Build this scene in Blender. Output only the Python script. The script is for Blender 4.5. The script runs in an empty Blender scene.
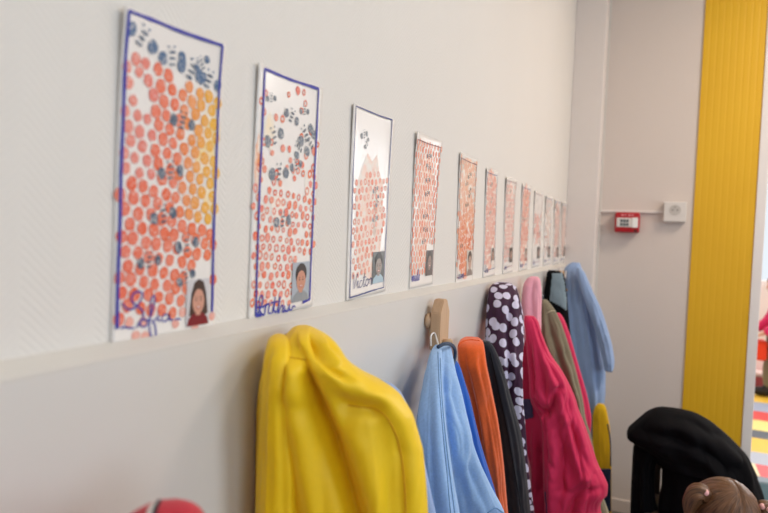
import bpy, bmesh, math, random
from mathutils import Vector, Matrix, noise
from mathutils.bvhtree import BVHTree

S = bpy.context.scene
LP = {'win': 21, 'far': 60, 'side': 50, 'ceil': (4, 8.5, 26, 25)}
COL = S.collection
PI = math.pi

# ------------------------------------------------------------------ camera
# left wall is the plane x=0, the corridor runs along +y, floor z=0
F, CH, ROLL, VPX = 600.0, 235.0, 0.04, 665.0
CO = Vector((0.43, 0.0, 1.28))
fwd = Vector((VPX - 384, -(CH + ROLL * (VPX - 384) - 256.5), -F)).normalized()
p0 = Vector((0, -(CH - 256.5), -F)); p1 = Vector((1000, -(CH + ROLL * 1000 - 256.5), -F))
upv = p1.cross(p0).normalized()
if upv.y < 0: upv = -upv
fwd = (fwd - upv * fwd.dot(upv)).normalized()
rgt = fwd.cross(upv)
R3 = Matrix((rgt, fwd, upv))           # camera axes -> world axes

def ray(x, y): return R3 @ Vector((x - 384, 256.5 - y, -F))
def onx(x, y, X=0.0):
    r = ray(x, y); return CO + r * ((X - CO.x) / r.x)
def ony(x, y, Y):
    r = ray(x, y); return CO + r * ((Y - CO.y) / r.y)
def onz(x, y, Z=0.0):
    r = ray(x, y); return CO + r * ((Z - CO.z) / r.z)
def proj(p):
    c = R3.transposed() @ (Vector(p) - CO)
    return (384 - F * c.x / c.z, 256.5 + F * c.y / c.z, -c.z)

cd = bpy.data.cameras.new('camera'); cam = bpy.data.objects.new('camera', cd); COL.objects.link(cam)
cam.matrix_world = Matrix.Translation(CO) @ R3.to_4x4()
cd.sensor_width = 36; cd.lens = F / 768 * 36; cd.clip_start = 0.02
cd.dof.use_dof = True; cd.dof.focus_distance = 1.1; cd.dof.aperture_fstop = 4.0
S.camera = cam

# ------------------------------------------------------------------ materials
def srgb(h):
    if isinstance(h, str):
        h = h.lstrip('#'); c = [int(h[i:i+2], 16) / 255 for i in (0, 2, 4)]
    else: c = [v / 255 for v in h]
    return tuple((v / 12.92 if v <= .04045 else ((v + .055) / 1.055) ** 2.4) for v in c) + (1,)

class NT:
    def __init__(s, name):
        s.m = bpy.data.materials.new(name); s.m.use_nodes = True
        s.t = s.m.node_tree; s.b = s.t.nodes['Principled BSDF']
    def n(s, typ, **k):
        nd = s.t.nodes.new(typ)
        for a, v in k.items():
            if a in nd.inputs: nd.inputs[a].default_value = v
            else: setattr(nd, a, v)
        return nd
    def l(s, a, b): s.t.links.new(a, b)

def plain(name, col, rough=.5, metal=0, spec=.5, emit=None, estr=1, var=.04, vscale=20, bump=0, bscale=200):
    q = NT(name); b = q.b
    b.inputs['Roughness'].default_value = rough; b.inputs['Metallic'].default_value = metal
    b.inputs['Specular IOR Level'].default_value = spec
    c = srgb(col)
    tc = q.n('ShaderNodeTexCoord')
    if var:
        nz = q.n('ShaderNodeTexNoise'); nz.inputs['Scale'].default_value = vscale; nz.inputs['Detail'].default_value = 4
        q.l(tc.outputs['Object'], nz.inputs['Vector'])
        mx = q.n('ShaderNodeMix', data_type='RGBA')
        mx.inputs['A'].default_value = tuple(v * (1 - var) for v in c[:3]) + (1,)
        mx.inputs['B'].default_value = tuple(min(1, v * (1 + var)) for v in c[:3]) + (1,)
        q.l(nz.outputs['Fac'], mx.inputs['Factor']); q.l(mx.outputs['Result'], b.inputs['Base Color'])
    else: b.inputs['Base Color'].default_value = c
    if bump:
        n2 = q.n('ShaderNodeTexNoise'); n2.inputs['Scale'].default_value = bscale
        q.l(tc.outputs['Object'], n2.inputs['Vector'])
        bp = q.n('ShaderNodeBump'); bp.inputs['Distance'].default_value = bump
        q.l(n2.outputs['Fac'], bp.inputs['Height']); q.l(bp.outputs['Normal'], b.inputs['Normal'])
    if emit is not None:
        b.inputs['Emission Color'].default_value = srgb(emit); b.inputs['Emission Strength'].default_value = estr
    return q.m

def fabric(name, col, rough=.85, var=.12, weave=900, bump=.0004, sheen=.15, wr=.0012, wscale=28, spec=.25):
    """woven cloth: fine noise tint, weave bump, soft wrinkles"""
    q = NT(name); b = q.b; c = srgb(col)
    b.inputs['Roughness'].default_value = rough; b.inputs['Specular IOR Level'].default_value = spec
    b.inputs['Sheen Weight'].default_value = sheen
    tc = q.n('ShaderNodeTexCoord')
    nz = q.n('ShaderNodeTexNoise'); nz.inputs['Scale'].default_value = weave * .35; nz.inputs['Detail'].default_value = 3
    q.l(tc.outputs['Object'], nz.inputs['Vector'])
    mx = q.n('ShaderNodeMix', data_type='RGBA')
    mx.inputs['A'].default_value = tuple(v * (1 - var) for v in c[:3]) + (1,)
    mx.inputs['B'].default_value = tuple(min(1, v * (1 + var)) for v in c[:3]) + (1,)
    q.l(nz.outputs['Fac'], mx.inputs['Factor']); q.l(mx.outputs['Result'], b.inputs['Base Color'])
    n2 = q.n('ShaderNodeTexNoise'); n2.inputs['Scale'].default_value = weave
    q.l(tc.outputs['Object'], n2.inputs['Vector'])
    n3 = q.n('ShaderNodeTexNoise'); n3.inputs['Scale'].default_value = wscale; n3.inputs['Detail'].default_value = 5
    n3.inputs['Distortion'].default_value = .8
    mp = q.n('ShaderNodeMapping'); mp.inputs['Scale'].default_value = (1, 1, .45)
    q.l(tc.outputs['Object'], mp.inputs['Vector']); q.l(mp.outputs['Vector'], n3.inputs['Vector'])
    b1 = q.n('ShaderNodeBump'); b1.inputs['Distance'].default_value = wr; b1.inputs['Strength'].default_value = .8
    b2 = q.n('ShaderNodeBump'); b2.inputs['Distance'].default_value = bump; b2.inputs['Strength'].default_value = .6
    q.l(n3.outputs['Fac'], b1.inputs['Height']); q.l(n2.outputs['Fac'], b2.inputs['Height'])
    q.l(b1.outputs['Normal'], b2.inputs['Normal']); q.l(b2.outputs['Normal'], b.inputs['Normal'])
    return q.m

def attr_mat(name, rough=.45, blotch=0, base='#efe9e2', spec=.4, scale=260, lo=.42, hi=.6, maxmix=.8):
    """colour from the 'Col' attribute; blotch lets the paper show through like a thin paint print"""
    q = NT(name); b = q.b
    b.inputs['Roughness'].default_value = rough; b.inputs['Specular IOR Level'].default_value = spec
    at = q.n('ShaderNodeAttribute', attribute_name='Col')
    if blotch:
        tc = q.n('ShaderNodeTexCoord'); nz = q.n('ShaderNodeTexNoise'); nz.inputs['Scale'].default_value = scale
        nz.inputs['Detail'].default_value = 5
        q.l(tc.outputs['Object'], nz.inputs['Vector'])
        rp = q.n('ShaderNodeMapRange'); rp.inputs['From Min'].default_value = lo; rp.inputs['From Max'].default_value = hi
        rp.inputs['To Max'].default_value = maxmix
        q.l(nz.outputs['Fac'], rp.inputs['Value'])
        ml = q.n('ShaderNodeMath', operation='MULTIPLY'); ml.inputs[1].default_value = blotch
        q.l(rp.outputs['Result'], ml.inputs[0])
        mx = q.n('ShaderNodeMix', data_type='RGBA'); mx.inputs['B'].default_value = srgb(base)
        q.l(at.outputs['Color'], mx.inputs['A']); q.l(ml.outputs['Value'], mx.inputs['Factor'])
        q.l(mx.outputs['Result'], b.inputs['Base Color'])
    else: q.l(at.outputs['Color'], b.inputs['Base Color'])
    return q.m

def wallpaper_mat():
    q = NT('woven_wall_covering'); b = q.b
    b.inputs['Roughness'].default_value = .62; b.inputs['Specular IOR Level'].default_value = .35
    tc = q.n('ShaderNodeTexCoord'); sx = q.n('ShaderNodeSeparateXYZ'); q.l(tc.outputs['Object'], sx.inputs[0])
    pp = q.n('ShaderNodeMath', operation='PINGPONG'); pp.inputs[1].default_value = .032
    q.l(sx.outputs['Y'], pp.inputs[0])
    ad = q.n('ShaderNodeMath', operation='SUBTRACT'); q.l(sx.outputs['Z'], ad.inputs[0]); q.l(pp.outputs[0], ad.inputs[1])
    ml = q.n('ShaderNodeMath', operation='MULTIPLY'); ml.inputs[1].default_value = 2 * PI / .0075; q.l(ad.outputs[0], ml.inputs[0])
    sn = q.n('ShaderNodeMath', operation='SINE'); q.l(ml.outputs[0], sn.inputs[0])
    nz = q.n('ShaderNodeTexNoise'); nz.inputs['Scale'].default_value = 300; q.l(tc.outputs['Object'], nz.inputs['Vector'])
    sm = q.n('ShaderNodeMath', operation='ADD'); q.l(sn.outputs[0], sm.inputs[0]); q.l(nz.outputs['Fac'], sm.inputs[1])
    bp = q.n('ShaderNodeBump'); bp.inputs['Distance'].default_value = .0005; bp.inputs['Strength'].default_value = .22
    q.l(sm.outputs[0], bp.inputs['Height']); q.l(bp.outputs['Normal'], b.inputs['Normal'])
    n2 = q.n('ShaderNodeTexNoise'); n2.inputs['Scale'].default_value = 3; n2.inputs['Detail'].default_value = 5
    q.l(tc.outputs['Object'], n2.inputs['Vector'])
    mx = q.n('ShaderNodeMix', data_type='RGBA'); mx.inputs['A'].default_value = srgb('#dfdbd6'); mx.inputs['B'].default_value = srgb('#e5e1dc')
    q.l(n2.outputs['Fac'], mx.inputs['Factor']); q.l(mx.outputs['Result'], b.inputs['Base Color'])
    return q.m

def ribbed_mat():
    q = NT('yellow_ribbed_panel'); b = q.b
    b.inputs['Roughness'].default_value = .5
    tc = q.n('ShaderNodeTexCoord'); nz = q.n('ShaderNodeTexNoise'); nz.inputs['Scale'].default_value = 4
    q.l(tc.outputs['Object'], nz.inputs['Vector'])
    mx = q.n('ShaderNodeMix', data_type='RGBA'); mx.inputs['A'].default_value = srgb('#dba912'); mx.inputs['B'].default_value = srgb('#e3b31a')
    q.l(nz.outputs['Fac'], mx.inputs['Factor']); q.l(mx.outputs['Result'], b.inputs['Base Color'])
    return q.m

M = {}
M['wall'] = wallpaper_mat()
M['panel'] = plain('painted_board', '#d8d5d1', .3, var=.02, vscale=6)
M['cap'] = plain('painted_cap', '#d6d2cc', .45, var=.02)
M['plaster'] = plain('painted_plaster', '#d8cdc6', .7, var=.02, vscale=3, bump=.0006, bscale=160)
M['casing'] = plain('casing_paint', '#e4dcd8', .6, var=.02)
M['ceil'] = plain('ceiling_paint', '#eeeae4', .8, var=.02)
M['ribbed'] = ribbed_mat()
M['frame'] = plain('frame_paint', '#e8e4e4', .45, var=.02)
M['floor'] = plain('grey_linoleum', '#8a8178', .5, var=.08, vscale=30)
M['white_plastic'] = plain('white_plastic', '#ddd8d4', .4, var=.01)
M['hole'] = plain('dark_socket', '#c4bfba', .6, var=.02)
M['red_plastic'] = plain('red_plastic', '#b0121f', .35, var=.03)
M['dark_text'] = plain('dark_print', '#3c4a50', .5, var=.02)
M['bright_white'] = plain('bright_white_plastic', '#f4f4f2', .3, var=.01)
M['wood'] = None
def wood_mat():
    q = NT('beech_wood'); b = q.b; b.inputs['Roughness'].default_value = .5
    tc = q.n('ShaderNodeTexCoord'); mp = q.n('ShaderNodeMapping'); mp.inputs['Scale'].default_value = (90, 90, 6)
    q.l(tc.outputs['Object'], mp.inputs['Vector'])
    nz = q.n('ShaderNodeTexNoise'); nz.inputs['Scale'].default_value = 1.5; nz.inputs['Detail'].default_value = 6
    q.l(mp.outputs['Vector'], nz.inputs['Vector'])
    mx = q.n('ShaderNodeMix', data_type='RGBA'); mx.inputs['A'].default_value = srgb('#bb9676'); mx.inputs['B'].default_value = srgb('#d8b795')
    q.l(nz.outputs['Fac'], mx.inputs['Factor']); q.l(mx.outputs['Result'], b.inputs['Base Color'])
    return q.m
M['wood'] = wood_mat()
M['paper'] = plain('laminated_paper', '#efeae6', .22, spec=.5, var=.02, vscale=40)
M['paint'] = attr_mat('finger_paint', .4, 1.0, scale=420, lo=.52, hi=.72, maxmix=.75)
M['wash'] = attr_mat('paint_wash', .4, 1.0, scale=60, lo=.35, hi=.62, maxmix=.95)
M['beepaint'] = attr_mat('blue_grey_paint', .4, .8, scale=300, lo=.5, hi=.65, maxmix=.6)
M['photo'] = attr_mat('printed_photo', .3)
M['ink'] = plain('blue_marker_ink', '#2b33a0', .4, var=.12, vscale=80)
M['ink_grey'] = plain('dark_blue_ink', '#4a5488', .4, var=.12, vscale=80)
M['ink_red'] = plain('thin_dark_ink', '#8a5560', .4, var=.1)

# ------------------------------------------------------------------ object helpers
def link(name, me, mat=None, parent=None, smooth=False):
    o = bpy.data.objects.new(name, me); COL.objects.link(o)
    if mat is not None and not me.materials: me.materials.append(mat)
    if smooth:
        for p in me.polygons: p.use_smooth = True
    if parent is not None:
        o.parent = parent
        loc = parent['_w']
        me.transform(Matrix.Translation(-Vector(loc)))
        o['_w'] = loc
    else: o['_w'] = (0., 0., 0.)
    return o

def obj(name, bm, mat=None, parent=None, smooth=False, recalc=False):
    if recalc: bmesh.ops.recalc_face_normals(bm, faces=bm.faces)
    me = bpy.data.meshes.new(name); bm.to_mesh(me); bm.free()
    return link(name, me, mat, parent, smooth)

def rebase(o, loc):
    """put the origin of a top-level mesh at its base"""
    o.data.transform(Matrix.Translation(-Vector(loc))); o.location = loc; o['_w'] = tuple(loc)

def thing(name, label, cat, loc, group=None):
    o = bpy.data.objects.new(name, None); COL.objects.link(o); o.location = loc; o['_w'] = tuple(loc)
    o.empty_display_size = .05
    o['label'] = label; o['category'] = cat
    if group: o['group'] = group
    return o
def tag(o, label, cat, group=None):
    o['label'] = label; o['category'] = cat
    if group: o['group'] = group
    return o
def struct(name, bm, mat, smooth=False):
    o = obj(name, bm, mat, None, smooth, True); o['kind'] = 'structure'; return o

def box(bm, a, b, bev=0, seg=2):
    r = bmesh.ops.create_cube(bm, size=1)
    vs = r['verts']
    for v in vs:
        v.co = Vector([a[i] + (b[i] - a[i]) * (v.co[i] + .5) for i in range(3)])
    if bev:
        es = list({e for v in vs for e in v.link_edges})
        bmesh.ops.bevel(bm, geom=es, offset=bev, segments=seg, affect='EDGES', profile=.6)
def bx(a, b, bev=0):
    bm = bmesh.new(); box(bm, a, b, bev); return bm

def cyl(bm, a, b, r1, r2=None, n=20, bev=0):
    a, b = Vector(a), Vector(b); d = b - a
    rot = d.to_track_quat('Z', 'Y').to_matrix().to_4x4()
    m = Matrix.Translation((a + b) / 2) @ rot
    r = bmesh.ops.create_cone(bm, cap_ends=True, segments=n, radius1=r1, radius2=r1 if r2 is None else r2, depth=d.length, matrix=m)
    if bev:
        es = [e for e in {e for v in r['verts'] for e in v.link_edges} if len(e.link_faces) == 2 and any(len(f.verts) > 4 for f in e.link_faces)]
        bmesh.ops.bevel(bm, geom=es, offset=bev, segments=2, affect='EDGES')

def tube(bm, pts, r, n=8, caps=True):
    pts = [Vector(p) for p in pts]; rings = []
    rr = r if isinstance(r, (list, tuple)) else [r] * len(pts)
    nrm = None
    for i, p in enumerate(pts):
        t = (pts[min(i + 1, len(pts) - 1)] - pts[max(i - 1, 0)])
        t = t.normalized() if t.length > 1e-9 else Vector((0, 0, 1))
        if nrm is None:
            nrm = t.orthogonal().normalized()
        else:
            nrm = (nrm - t * nrm.dot(t)); nrm = nrm.normalized() if nrm.length > 1e-6 else t.orthogonal().normalized()
        bi = t.cross(nrm)
        rings.append([bm.verts.new(p + (nrm * math.cos(2 * PI * k / n) + bi * math.sin(2 * PI * k / n)) * rr[i]) for k in range(n)])
    for a, b in zip(rings, rings[1:]):
        for k in range(n): bm.faces.new((a[k], a[(k + 1) % n], b[(k + 1) % n], b[k]))
    if caps:
        bm.faces.new(rings[0][::-1]); bm.faces.new(rings[-1])

def sstep(a, b, x):
    t = max(0, min(1, (x - a) / (b - a))); return t * t * (3 - 2 * t)
def catmull(pts, m=8, closed=False):
    pts = [Vector(p) for p in pts]; out = []
    n = len(pts)
    if n < 3: return pts
    rng = n if closed else n - 1
    for i in range(rng):
        g = lambda j: pts[j % n] if closed else pts[max(0, min(n - 1, j))]
        a, b, c, d = g(i - 1), g(i), g(i + 1), g(i + 2)
        for k in range(m):
            t = k / m
            out.append(.5 * ((2 * b) + (c - a) * t + (2 * a - 5 * b + 4 * c - d) * t * t + (3 * b - a - 3 * c + d) * t ** 3))
    if not closed: out.append(pts[-1])
    return out

def interp(keys, v):
    """monotone-ish cubic through keys [(v, x...)] -> list"""
    n = len(keys)
    if v <= keys[0][0]: return list(keys[0][1:])
    if v >= keys[-1][0]: return list(keys[-1][1:])
    for i in range(n - 1):
        if keys[i][0] <= v <= keys[i + 1][0]: break
    h = keys[i + 1][0] - keys[i][0]; t = (v - keys[i][0]) / h
    out = []
    for c in range(1, len(keys[0])):
        def slope(j):
            if j <= 0 or j >= n - 1:
                j2 = max(0, min(n - 2, j if j <= 0 else j - 1))
                return (keys[j2 + 1][c] - keys[j2][c]) / (keys[j2 + 1][0] - keys[j2][0])
            s0 = (keys[j][c] - keys[j - 1][c]) / (keys[j][0] - keys[j - 1][0])
            s1 = (keys[j + 1][c] - keys[j][c]) / (keys[j + 1][0] - keys[j][0])
            return 0 if s0 * s1 <= 0 else 2 * s0 * s1 / (s0 + s1)
        m0, m1 = slope(i), slope(i + 1); a, b = keys[i][c], keys[i + 1][c]
        out.append((2*t**3-3*t*t+1)*a + (t**3-2*t*t+t)*h*m0 + (-2*t**3+3*t*t)*b + (t**3-t*t)*h*m1)
    return out

# ------------------------------------------------------------------ the setting
L = 3.07          # back wall
YB = 2.93         # front of the boxed casing in the corner
PT = 0.018        # thickness of the lower board
ZC = 1.170        # top of the lower board
RW = 3.3          # right wall
YN = -2.6         # wall behind the camera
HC = 2.75
struct('wall_left', bx((-.12, YN, 0), (0, L, HC)), M['wall'])
def prism_y(bm, prof, y0, y1):
    a = [bm.verts.new((x, y0, z)) for x, z in prof]; b = [bm.verts.new((x, y1, z)) for x, z in prof]
    bm.faces.new(a); bm.faces.new(b[::-1])
    for i in range(len(prof)): bm.faces.new((a[i], b[i], b[(i + 1) % len(prof)], a[(i + 1) % len(prof)]))
bm = bmesh.new(); prism_y(bm, [(0, 0), (PT, 0), (PT, ZC - .004), (0, ZC - .004)], YN, YB); struct('trim_1', bm, M['panel'])
bm = bmesh.new(); prism_y(bm, [(0, ZC - .004), (PT, ZC - .004), (PT, ZC - .0015), (PT - .002, ZC), (.004, ZC + .007), (0, ZC + .0085)], YN, YB); struct('trim_2', bm, M['cap'])
cw = ony(597, 200, YB).x
struct('trim_3', bx((0, YB, 0), (cw, L, HC), .004), M['casing'])
# thin corner bead beside the casing
bm = bmesh.new(); box(bm, (cw, L - .02, .1), (cw + .008, L, HC), .003); struct('trim_4', bm, M['cap'])
# back wall with the doorway
xl, xr = .539, .806            # yellow strip
DX0, DX1, DZ = .812, 1.75, 2.36
bm = bmesh.new()
box(bm, (0, L, 0), (DX0, L + .14, HC)); box(bm, (DX0, L, DZ), (DX1, L + .14, HC)); box(bm, (DX1, L, 0), (4.6, L + .14, HC))
struct('wall_back', bm, M['plaster'])
# ribbed yellow cladding (vertical grooves) on the wall and over the doorway
bm = bmesh.new()
def ribs(x0, x1, z0, z1, y0, pitch=.026, depth=.0006):
    n = int(round((x1 - x0) / pitch)); prof = []
    for i in range(n):
        xa = x0 + (x1 - x0) * i / n; w = (x1 - x0) / n
        prof += [(xa, 0), (xa + w * .22, depth), (xa + w * .78, depth)]
    prof.append((x1, 0))
    lo = [bm.verts.new((x, y0 - .006 - d, z0)) for x, d in prof]; hi = [bm.verts.new((x, y0 - .006 - d, z1)) for x, d in prof]
    lb = [bm.verts.new((x, y0, z0)) for x in (x0, x1)]; hb = [bm.verts.new((x, y0, z1)) for x in (x0, x1)]
    for i in range(len(lo) - 1): bm.faces.new((lo[i], lo[i + 1], hi[i + 1], hi[i]))
    bm.faces.new((lb[0], lo[0], hi[0], hb[0])); bm.faces.new((lo[-1], lb[1], hb[1], hi[-1]))
    bm.faces.new(hi + [hb[1], hb[0]]); bm.faces.new([lb[0], lb[1]] + lo[::-1])
ribs(xl, DX0 - .032, .0, 2.36, L); ribs(xl, DX1 + .05, 2.36, HC, L)
struct('trim_5', bm, M['ribbed'])
bm = bmesh.new()
box(bm, (DX0 - .032, L - .012, 0), (DX0 + .006, L + .15, 2.36), .003); box(bm, (DX1 - .006, L - .012, 0), (DX1 + .05, L + .15, 2.36), .003)
box(bm, (DX0 + .006, L - .012, 2.31), (DX1 - .006, L + .15, 2.36), .003)
struct('door_1', bm, M['frame'])
struct('baseboard_back', bx((cw + .008, L - .014, 0), (xl, L, .062), .004), M['plaster'])
# floors
struct('floor', bx((-.12, YN, -.1), (4.6, L, 0)), M['floor'])
tile_rows = ['#e2c63c', '#d7575a', '#e9d56a', '#53626e', '#e6bf3a', '#93a9c4', '#e9d27a', '#d64d50', '#93a5bd', '#e8c548', '#5b6672', '#d86060']
q = NT('striped_play_floor'); at = q.n('ShaderNodeAttribute', attribute_name='Col'); q.l(at.outputs['Color'], q.b.inputs['Base Color']); q.b.inputs['Roughness'].default_value = .45
M['tiles'] = q.m
bm = bmesh.new(); cl = bm.loops.layers.float_color.new('Col')
# rows of coloured planks, nearest first; boundaries taken along the sight line through the door
rows = [(L, 3.70, '#8fa3ba'), (3.70, 3.96, '#6f7f8c'), (3.96, 4.18, None), (4.18, 4.43, '#a9b4c4'), (4.43, 4.76, '#e9c23a'), (4.76, 4.97, '#4c5a66'),
        (4.97, 5.27, '#ece08a'), (5.27, 5.56, '#dc5150'), (5.56, 5.89, '#a3b3cc'), (5.89, 6.22, '#f0c843'), (6.22, 6.5, '#5b6672'), (6.5, 6.8, '#e9d56a'), (6.8, 7.2, '#d7575a')]
rnd = random.Random(3)
box(bm, (.2, L, -.1), (4.6, 7.2, -.012))
for f in bm.faces:
    for lp in f.loops: lp[cl] = srgb('#777777')
for y0, y1, c in rows:
    xs = [.2, 1.9, 3.2, 4.6] if c else [.2, .985, 1.9, 3.1, 4.6]
    for k, (xa, xb) in enumerate(zip(xs, xs[1:])):
        b2 = len(bm.faces); box(bm, (xa, y0, -.012), (xb, y1, 0)); bm.faces.ensure_lookup_table()
        cc = c if (c and k == 0) else ('#e9e0b0' if (not c and k == 0) else ('#d9484c' if (not c and k == 1) else rnd.choice(tile_rows)))
        for f in bm.faces[b2:]:
            for lp in f.loops: lp[cl] = srgb(cc)
fo = obj('floor_back', bm, M['tiles']); fo['kind'] = 'structure'
struct('ceiling', bx((-.12, YN, HC), (4.6, 7.3, HC + .1)), M['ceil'])
# right wall with two large windows, wall behind the camera
def wall_x(x0, x1, ya, yb, wins, z0=.85, z1=2.3):
    bm = bmesh.new(); y = ya
    for (wa, wb) in wins:
        box(bm, (x0, y, 0), (x1, wa, HC)); box(bm, (x0, wa, 0), (x1, wb, z0)); box(bm, (x0, wa, z1), (x1, wb, HC)); y = wb
    box(bm, (x0, y, 0), (x1, yb, HC)); return bm
WIN = [(-1.9, -.3), (.5, 2.1)]
struct('wall_right', wall_x(RW, RW + .14, YN, L, WIN), M['plaster'])
struct('wall_front', bx((-.12, YN - .12, 0), (RW + .14, YN, HC)), M['plaster'])
for i, (wa, wb) in enumerate(WIN):
    bm = bmesh.new()
    for a, b in (((wa, .85), (wa + .06, 2.3)), ((wb - .06, .85), (wb, 2.3)), ((wa + .06, .85), (wb - .06, .91)), ((wa + .06, 2.24), (wb - .06, 2.3)), (((wa + wb) / 2 - .03, .91), ((wa + wb) / 2 + .03, 2.24))):
        box(bm, (RW + .04, a[0], a[1]), (RW + .1, b[0], b[1]), .004)
    struct('window_%d' % (i + 1), bm, M['casing'])
# the room beyond the doorway
FY = 7.2
bm = bmesh.new()
WX0, WX1 = 1.245, 3.4
box(bm, (.06, FY, 0), (WX0, FY + .14, HC)); box(bm, (WX0, FY, 0), (WX1, FY + .14, .92)); box(bm, (WX0, FY, 2.62), (WX1, FY + .14, HC)); box(bm, (WX1, FY, 0), (4.6, FY + .14, HC))
struct('wall_far', bm, M['casing'])
bm = bmesh.new()
for k in range(4):
    x = WX0 + (WX1 - WX0 - .05) * k / 3; box(bm, (x, FY + .03, .92), (x + .05, FY + .1, 2.62), .004)
for z in (.92, 2.15, 2.57): box(bm, (WX0, FY + .035, z), (WX1, FY + .095, z + .05), .004)
struct('window_3', bm, M['casing'])
struct('wall_side', bx((.06, L + .14, 0), (.2, FY, HC)), M['casing'])
struct('wall_outer', wall_x(4.6, 4.74, L, FY, [(3.8, 6.4)]), M['casing'])
bm = bmesh.new()
for y in (3.8, 5.07, 6.34): box(bm, (4.64, y, .85), (4.7, y + .06, 2.3), .004)
for z in (.85, 2.24): box(bm, (4.645, 3.8, z), (4.695, 6.4, z + .06), .004)
struct('window_4', bm, M['casing'])

# conduit, call point, socket
zc = 1.437
bm = bmesh.new(); box(bm, (cw + .008, L - .012, zc - .006), (.416, L, zc + .006), .003)
tag(obj('cable_trunking', bm, M['casing'], None, False, True), 'thin white cable trunking running along the back wall to the socket', 'cable trunking')
cp = thing('fire_call_point', 'red manual fire alarm call point on the back wall below the trunking', 'fire alarm', (.265, L, 1.335))
obj('housing', bx((.210, L - .055, 1.337), (.318, L, 1.431), .008), M['red_plastic'], cp, True)
obj('push_plate', bx((.219, L - .0585, 1.362), (.309, L - .052, 1.405), .002), M['white_plastic'], cp)
bm = bmesh.new()
for k in range(2):
    for j in range(3): box(bm, (.235 + j * .013, L - .0597, 1.368 + k * .017), (.245 + j * .013, L - .0585, 1.38 + k * .017))
obj('printed_legend', bm, M['dark_text'], cp)
obj('reset_tab', bx((.287, L - .0615, 1.36), (.311, L - .0575, 1.407), .002), M['bright_white'], cp)
obj('key_slot', bx((.296, L - .0565, 1.341), (.309, L - .054, 1.35), .001), plain('black_slot', '#2a1416', .6), cp)
bm = bmesh.new()
for k, w in enumerate((.01, .006, .012, .008)): box(bm, (.238 + k * .015, L - .0562, 1.413), (.238 + k * .015 + w, L - .0548, 1.423))
obj('embossed_legend', bm, plain('pale_red_print', '#d98086', .5), cp)
so = thing('wall_socket', 'white square wall socket at the end of the trunking beside the yellow panel', 'socket', (.463, L, 1.39))
obj('back_box', bx((.416, L - .035, 1.392), (.510, L, 1.484), .005), M['white_plastic'], so)
bm = bmesh.new(); cyl(bm, (.463, L - .0365, 1.446), (.463, L - .0335, 1.446), .024, n=32)
obj('socket_well', bm, M['hole'], so)
bm = bmesh.new()
for s in (-1, 1): cyl(bm, (.463 + s * .0095, L - .0375, 1.446), (.463 + s * .0095, L - .036, 1.446), .003, n=12)
cyl(bm, (.463, L - .042, 1.459), (.463, L - .036, 1.459), .0025, n=12)
obj('pin_holes', bm, plain('socket_dark', '#4c4643', .6), so)

# ------------------------------------------------------------------ the painted cards
CARDS = [[(122,6),(223.5,43),(112,348),(216,329)],[(258,62.5),(322,88),(249,321.5),(313,305.5)],[(353,103),(394,119),(347,301),(386,291)],
 [(416,131),(441,141),(410,289),(433,284)],[(460,152),(477,159),(456,286),(473,282)],[(486.5,167.5),(497.5,171.5),(483.5,278),(495,275)],
 [(506,176.5),(516,179.5),(503,274.5),(512.7,271.7)],[(522.6,183.5),(530.5,186.5),(519,271.5),(527.5,269.5)],[(535,190),(542.5,193),(532,268),(540,266)],
 [(545.8,195),(552,197),(543.5,266),(550.5,264)],[(555,198.5),(560.5,200.5),(553,265),(558.8,263.5)],[(562.2,201.5),(567,203),(560.5,263.5),(565.3,262.5)]]
RED, ORG, YEL, PINK = srgb('#e3402e'), srgb('#ec6a2c'), srgb('#eeb020'), srgb('#eba596')
def mixc(a, b, t): t = max(0, min(1, t)); return tuple(a[i] + (b[i] - a[i]) * t for i in range(4))
PAPER = srgb('#efeae6')

class Card:
    def __init__(s, idx, corners):
        s.c = [onx(x, y, .003) for x, y in corners]
        s.w = ((s.c[1] - s.c[0]).length + (s.c[3] - s.c[2]).length) / 2
        s.h = ((s.c[0] - s.c[2]).length + (s.c[1] - s.c[3]).length) / 2
        s.idx = idx; s.rnd = random.Random(idx * 7 + 1)
    def p(s, u, v, h=0):
        """u right, v up (0..1) on the card face, h above the face"""
        a = s.c[2].lerp(s.c[3], u); b = s.c[0].lerp(s.c[1], u); q = a.lerp(b, v)
        curl = .0035 * (abs(u - .5) * 2) ** 3 * (v - .3) ** 2 * 2 + .002 * max(0, v - .85) / .15 * (s.idx % 3 == 0)
        return Vector((.0016 + curl + h, q.y, q.z))
    def uvpx(s, x, y):
        """photo pixel on the card -> u, v"""
        P = onx(x, y, .003)
        u, v = .5, .5
        for _ in range(8):
            a = s.c[2].lerp(s.c[3], u); b = s.c[0].lerp(s.c[1], u); v = (P.z - a.z) / (b.z - a.z)
            l = s.c[2].lerp(s.c[0], v); r = s.c[3].lerp(s.c[1], v); u = (P.y - l.y) / (r.y - l.y)
        return u, v

def ribbon(bm, card, uv, w, h):
    """hand-drawn line: flat ribbon of width w metres along uv points"""
    pts = [card.p(u, v, h) for u, v in uv]; a = []; b = []
    for i, p in enumerate(pts):
        t = pts[min(i + 1, len(pts) - 1)] - pts[max(0, i - 1)]
        n = Vector((0, -t.z, t.y)); n = n.normalized() if n.length > 1e-9 else Vector((0, 1, 0))
        ww = w * (.8 + .4 * noise.noise(p * 60 + Vector((0, 0, card.idx)))) * .5
        a.append(bm.verts.new(p + n * ww)); b.append(bm.verts.new(p - n * ww))
    for i in range(len(pts) - 1): bm.faces.new((a[i], b[i], b[i + 1], a[i + 1]))

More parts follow.
